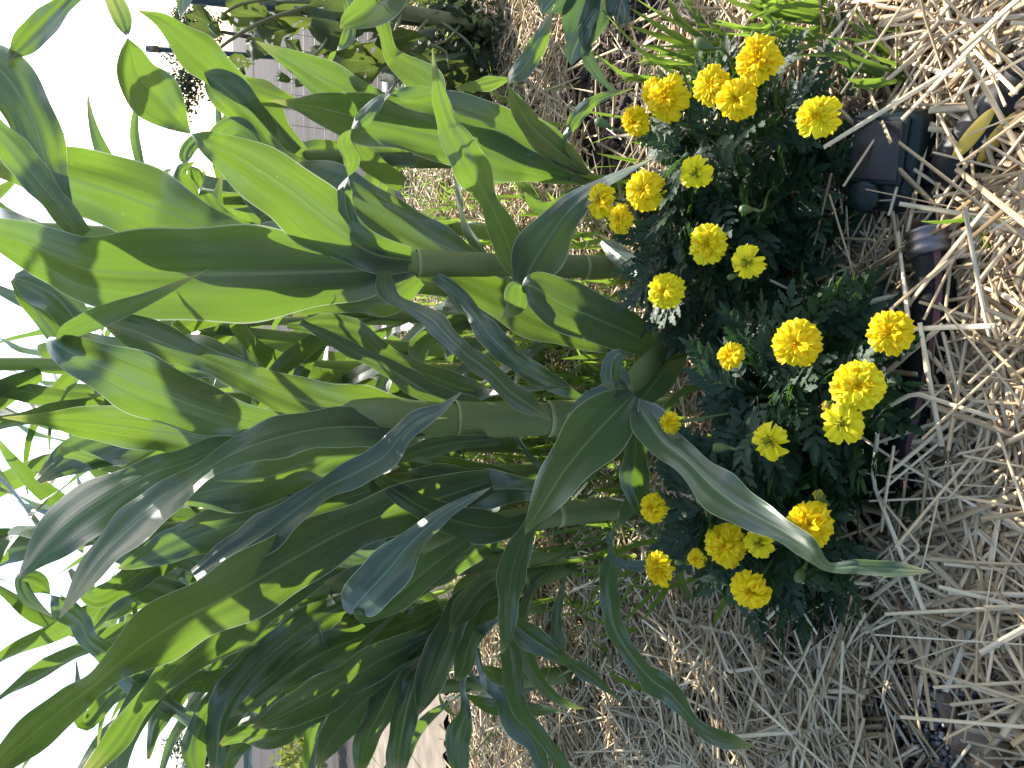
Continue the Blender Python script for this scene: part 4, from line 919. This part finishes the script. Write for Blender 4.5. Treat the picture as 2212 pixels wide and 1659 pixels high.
link('beam', mesh('beam', v, f, None, None, False), M['grey_wood'], tb)
wm = thing('wire_mesh_fence', 'dark square wire mesh fence behind the sunflower', 'wire mesh', (.9, 2.9, 0)); its = []
for x in np.arange(-1.5, 2.0, .055): its.append(tube(np.array([[x, 0, 0], [x, .004 * math.sin(x * 9), .35], [x + .006 * math.sin(x * 5), 0, .56]]), .0011, 4))
for z in np.arange(.02, .57, .04):
    xx = np.linspace(-1.5, 2.0, 12); its.append(tube(np.stack([xx, .004 * np.sin(xx * 7), z + .006 * np.sin(xx * 3.0 + z * 9)], -1), .0011, 4))
v, f, u = join(its); o = link('wires', mesh('wires', v, f), M['wire'], wm); o['kind'] = 'stuff'
def leaf_cloud(c, rad, n, size, seed):
    r = np.random.default_rng(seed); d = r.normal(size=(n, 3)); d /= np.linalg.norm(d, axis=1, keepdims=True); cl = r.normal(size=(14, 3)) * .45
    p = cl[r.integers(14, size=n)] + d * r.random((n, 1)) ** .5 * .5; p = np.array(c) + p * np.array(rad)
    a = r.normal(size=(n, 3)); a /= np.linalg.norm(a, axis=1, keepdims=True); b = np.cross(a, r.normal(size=(n, 3))); b /= np.linalg.norm(b, axis=1, keepdims=True)
    s = size * r.uniform(.5, 1.2, (n, 1)); v = np.stack([p - a * s, p + b * s * .45, p + a * s, p - b * s * .45], 1).reshape(-1, 3)
    return v, np.arange(4 * n).reshape(n, 4), np.tile([[0, 0], [1, .5], [.5, 1], [0, .5]], (n, 1))
M['shrub'] = leaf_mat('shrub_leaf', (.08, .11, .03), (.30, .34, .05), .4, .5, .3)
M['far_leaf'] = leaf_mat('far_leaf', (.03, .045, .03), (.06, .09, .03), .3, .6, .2)
M['bark'] = simple('bark', (.09, .07, .055), .9, .2, .3, 20, .4)
def stake(label, top, D, base, w, cap):
    t = at(top[0], top[1], D); b = at(base[0], base[1], D); b[2] = -.05
    s = thing('garden_stake', label, 'stake', (b[0], b[1], 0), 'metal garden stakes'); r = w / FPX * D / 2
    v, f, u = tube(np.array([b, b * .5 + t * .5, t]), r, 10); part('pole', v, f, M['post'], s, u)
    if cap:
        v, f, u = tube(np.array([t + (b - t) * -.004, t + (b - t) * .012, t + (b - t) * .03]), [r * 1.15, r * 1.3, r * 1.2], 10); part('cap', v, f, M['steel'], s, u)
stake('dark metal stake with a pale cap rising above the wire mesh', (318, 105), 2.28, (1021, 148), 11, True)
stake('thicker dark stake tied up with the sunflower stem', (380, -4), 2.12, (1050, 60), 17, False)
# sunflower
sun_leaf = []
m_sl = leaf_mat('sunflower_leaf', (0.032, 0.055, 0.034), (0.11, 0.15, 0.022), .4, .5, .3, rib=(.14, .19, .10), vein=10.0)
nt = m_sl.node_tree; M['sunleaf'] = m_sl
for i in range(6): me = ovate(.13, .11, 80 + i, .22, 13, .22 if i % 2 else .08); me.materials.append(m_sl); sun_leaf.append(me)
sb = at(1092, 66, 2.0); sb[2] = 0
sf_ = thing('sunflower_plant', 'spent sunflower with a thick pale stem and ragged drooping leaves', 'sunflower', tuple(sb))
ST = simple('sunflower_stem', (.15, .16, .08), .6, .3, .25)
c = spline(np.array([(700, 8, 16, 2.25), (790, 14, 22, 2.25), (871, 26, 27, 2.25), (980, 45, 28, 2.25), (1085, 64, 30, 2.25)], float), 5)
pth = at(c[:, 0], c[:, 1], c[:, 3] * .885); v, f, u = tube(np.vstack([pth, [sb]]), np.r_[c[:, 2], 31] / FPX * 2.3 / 2, 12); part('stem', v, f, ST, sf_, u)
for s in ('700,8,9,2.25 640,22,8,2.2 560,50,7,2.15 500,85,6,2.12 465,112,5,2.1', '700,8,8,2.25 620,-5,7,2.25 520,10,6,2.2 470,40,5,2.2', '760,14,8,2.25 720,60,6,2.2 690,110,5,2.18 650,140,4,2.2', '870,26,9,2.25 850,90,6,2.15 880,140,5,2.1 840,200,4,2.1',
          '930,36,8,2.25 900,80,5,2.18 960,110,5,2.15 970,150,4,2.15', '1000,48,8,2.25 960,90,5,2.2 880,110,4,2.2', '740,10,8,2.25 650,4,7,2.3 560,5,6,2.35', '940,38,8,2.25 1010,90,5,2.2 1030,130,4,2.2'):
    q = spline(np.array(parse(s)), 5); v, f, u = tube(at(q[:, 0], q[:, 1], q[:, 3] * .885), q[:, 2] / FPX * 2.2 / 2, 7); part('branch', v, f, ST, sf_, u)
r_ = np.random.default_rng(23)
for (x, y, sc) in [(560, 40, .8), (600, 70, .7), (660, 90, 1.0), (700, 40, 1.1), (730, 100, 1.0), (690, 140, .8), (760, 60, 1.0), (800, 110, 1.0), (840, 80, 1.1), (850, 160, .8), (880, 50, 1.0), (900, 120, 1.2), (940, 90, 1.1),
                   (960, 150, 1.2), (1000, 110, 1.2), (1030, 130, 1.0), (620, 20, 1.0), (520, 20, .8), (980, 20, 1.0), (790, 20, 1.1), (905, 15, 1.0), (1040, 60, .9), (440, 30, .7), (700, 190, .7), (780, 160, .8), (560, 100, .5), (520, 130, .45)]:
    q = at(x - 25, y, 2.0 + r_.uniform(-.15, .15)); o = link('leaf', sun_leaf[int(r_.integers(6))], None, sf_, tuple(q - sb)); o.scale = (sc,) * 3
    o.rotation_euler = (r_.normal(0, .5), r_.uniform(.5, 1.5), r_.uniform(0, 6.28))
for (x, y, d) in [(458, 52, 28), (605, 165, 26), (640, 178, 24), (520, 150, 18), (845, 215, 22), (480, 35, 22)]:
    q = at(x, y, 1.9); S = d / FPX * 2.2; o = link('seed_head', CAL, None, sf_, tuple(q - sb)); o.scale = (S * 1.3,) * 3; o.rotation_euler = (r_.normal(0, .5), r_.normal(0, .5), 0)
    its = []
    for k in range(14):
        a_ = k * 2.4; its.append((np.array([[.22 * math.cos(a_ - .2), .22 * math.sin(a_ - .2), -.1], [.22 * math.cos(a_ + .2), .22 * math.sin(a_ + .2), -.1], [.42 * math.cos(a_), .42 * math.sin(a_), .25 + .1 * math.sin(k)]]), [(0, 1, 2)]))
    v, f, u = join(its); link('bracts', mesh('bracts', v, f, u, None, False), M['mstem'], o)
tg = thing('shrub', 'dark tangled low growth at the foot of the spent sunflower', 'shrub', tuple(onz(1075, 110, 0)))
v, f, u = leaf_cloud((0, 0, .12), (.30, .16, .10), 900, .020, 33); link('foliage', mesh('foliage', v, f, u), M['far_leaf'], tg); v, f, u = tube(np.array([[0, 0, -.02], [.02, 0, .08], [0, .02, .18]]), [.010, .008, .004], 7); link('stem', mesh('stem', v, f, u), M['bark'], tg)
# kale
kb = onz(1345, -40, 0); kl = thing('kale_plant', 'dark blue-green kale with wavy hanging leaves on the straw', 'kale', (kb[0], kb[1], 0))
for i, (D, s) in enumerate([((1.6, 1.5), '1300,-60,20 1270,-10,60 1250,40,70 1240,80,50 1235,110,6'), ((1.58, 1.48), '1310,-50,20 1300,0,70 1285,45,66 1270,75,40 1262,120,5'), ((1.56, 1.5), '1330,-60,20 1340,-10,60 1350,25,60 1345,60,5'),
                            ((1.6, 1.55), '1290,-70,20 1230,-30,60 1190,5,60 1170,30,5'), ((1.52, 1.46), '1290,20,14 1260,70,36 1240,110,40 1235,140,6'), ((1.5, 1.45), '1270,60,10 1265,110,26 1290,160,22 1320,190,10 1345,205,2')]):
    v, f, u = traced_blade(parse(s), [q * .84 for q in D], 900 + i, .18, .22); part('leaf', v, f, M['kale'], kl, u)
v, f, u = tube(np.array([kb + [0, 0, -.01], kb + [.0, 0, .12], kb + [0, 0, .24]]), .012, 8); part('stem', v, f, M['stalk'], kl, u)
a0, a1 = onz(1272, 15, .02), onz(1272, 155, .02)
o = thing('plastic_stake', 'dark green plastic stake lying on the straw under the kale', 'stake', tuple(a0)); v, f, u = tube(np.array([a0, (a0 + a1) / 2, a1]), .006, 10); part('rod', v, f, M['post'], o, u)
# tan path and shrub
tt = np.linspace(1330, 1720, 40); r_ = np.random.default_rng(3)
pp = np.vstack([onz(960 + r_.normal(0, 5, 40), tt, .014), onz(790 + r_.normal(0, 6, 40), tt, .014)])
o = link('path', mesh('path', pp, [(k, k + 1, 41 + k, 40 + k) for k in range(39)], None, None, False), M['tan']); o['kind'] = 'structure'
sh = thing('shrub', 'small yellow-green shrub growing on the bare lot past the tan path', 'shrub', tuple(onz(725, 1615, 0))); v, f, u = leaf_cloud((0, 0, .25), (.50, .35, .18), 2200, .028, 3); link('foliage', mesh('foliage', v, f, u), M['shrub'], sh)
v, f, u = tube(np.array([[0, 0, -.02], [.02, 0, .12], [0, .02, .25]]), [.014, .01, .005], 7); link('stem', mesh('stem', v, f, u), M['bark'], sh)
def tree(label, x, y, H, cr, n, seed, size=.05):
    t = thing('tree', label, 'tree', (x, y, 0), 'trees beyond the garden'); r = np.random.default_rng(seed)
    its = [tube(np.array([[0, 0, -.1], [.05, 0, H * .4], [0, .05, H * .75], [.04, 0, H * .95]]), [.09, .07, .045, .02], 8)]
    for k in range(9):
        a_ = r.uniform(0, 6.28); z0 = H * r.uniform(.45, .85); e = np.array([math.cos(a_) * cr[0] * .8, math.sin(a_) * cr[1] * .8, z0 + cr[2] * r.uniform(.1, .6)])
        its.append(tube(np.array([[0, 0, z0], [e[0] * .5, e[1] * .5, z0 * .5 + e[2] * .5 + .08], e]), [.03, .018, .008], 6))
    v, f, u = join(its); link('trunk', mesh('trunk', v, f, u), M['bark'], t)
    v, f, u = leaf_cloud((0, 0, H * .82), cr, n, size, seed); link('crown', mesh('crown', v, f, u), M['far_leaf'], t)
tree('sparse dark tree seen against the sky beyond the capped stake', *at(500, 175, 30)[:2], 2.6, (1.15, .9, 1.0), 1500, 4, .10)
tree('dark tree beyond the spent sunflower heads', *at(500, 75, 31)[:2], 2.5, (.9, .8, .8), 1100, 8, .10)
tree('loose dark tree peeping out beside the brown shed', *at(500, 1625, 34)[:2], 2.6, (1.1, .9, 1.0), 1500, 6, .10)
tree('low bushy tree beside the brown shed', *at(500, 1330, 36)[:2], 1.9, (1.4, .9, .8), 1500, 11, .11)
# shed
sd2 = thing('shed', 'distant brown wooden shed with a dark roof edge and a bluish window', 'shed', tuple(at(520, 1480, 45)[:2]) + (0,))
M['brown_wall'] = wood_mat('brown_wall', (.16, .10, .08), (.27, .18, .15), (6, 6, .4)); M['roof'] = simple('shed_roof', (.11, .085, .08), .8, .2, .3); M['glass'] = simple('window_glass', (.10, .13, .17), .12, .6, .1)
v, f, u = boxv(-3.2, 3.2, 0, 3.2, 0, 2.15); link('wall', mesh('wall', v, f, None, None, False), M['brown_wall'], sd2)
v = np.array([(-3.5, -.3, 2.1), (3.5, -.3, 2.1), (3.5, 1.6, 2.9), (-3.5, 1.6, 2.9), (3.5, 3.5, 2.1), (-3.5, 3.5, 2.1), (-3.5, -.3, 2.24), (3.5, -.3, 2.24), (3.5, 1.6, 3.04), (-3.5, 1.6, 3.04), (3.5, 3.5, 2.24), (-3.5, 3.5, 2.24)])
link('roof', mesh('roof', v, [(0, 1, 2, 3), (3, 2, 4, 5), (7, 6, 9, 8), (8, 9, 11, 10), (0, 6, 7, 1), (4, 10, 11, 5), (1, 7, 8, 2), (2, 8, 10, 4), (0, 3, 9, 6), (3, 5, 11, 9)], None, None, False), M['roof'], sd2)
for x in (-1.6, 1.7):
    v, f, u = boxv(x - .62, x + .62, -.05, -.003, .9, 1.8); w_ = link('window_frame', mesh('window_frame', v, f, None, None, False), M['roof'], sd2); v, f, u = boxv(x - .54, x + .54, -.06, -.052, .98, 1.72); link('pane', mesh('pane', v, f, None, None, False), M['glass'], w_)
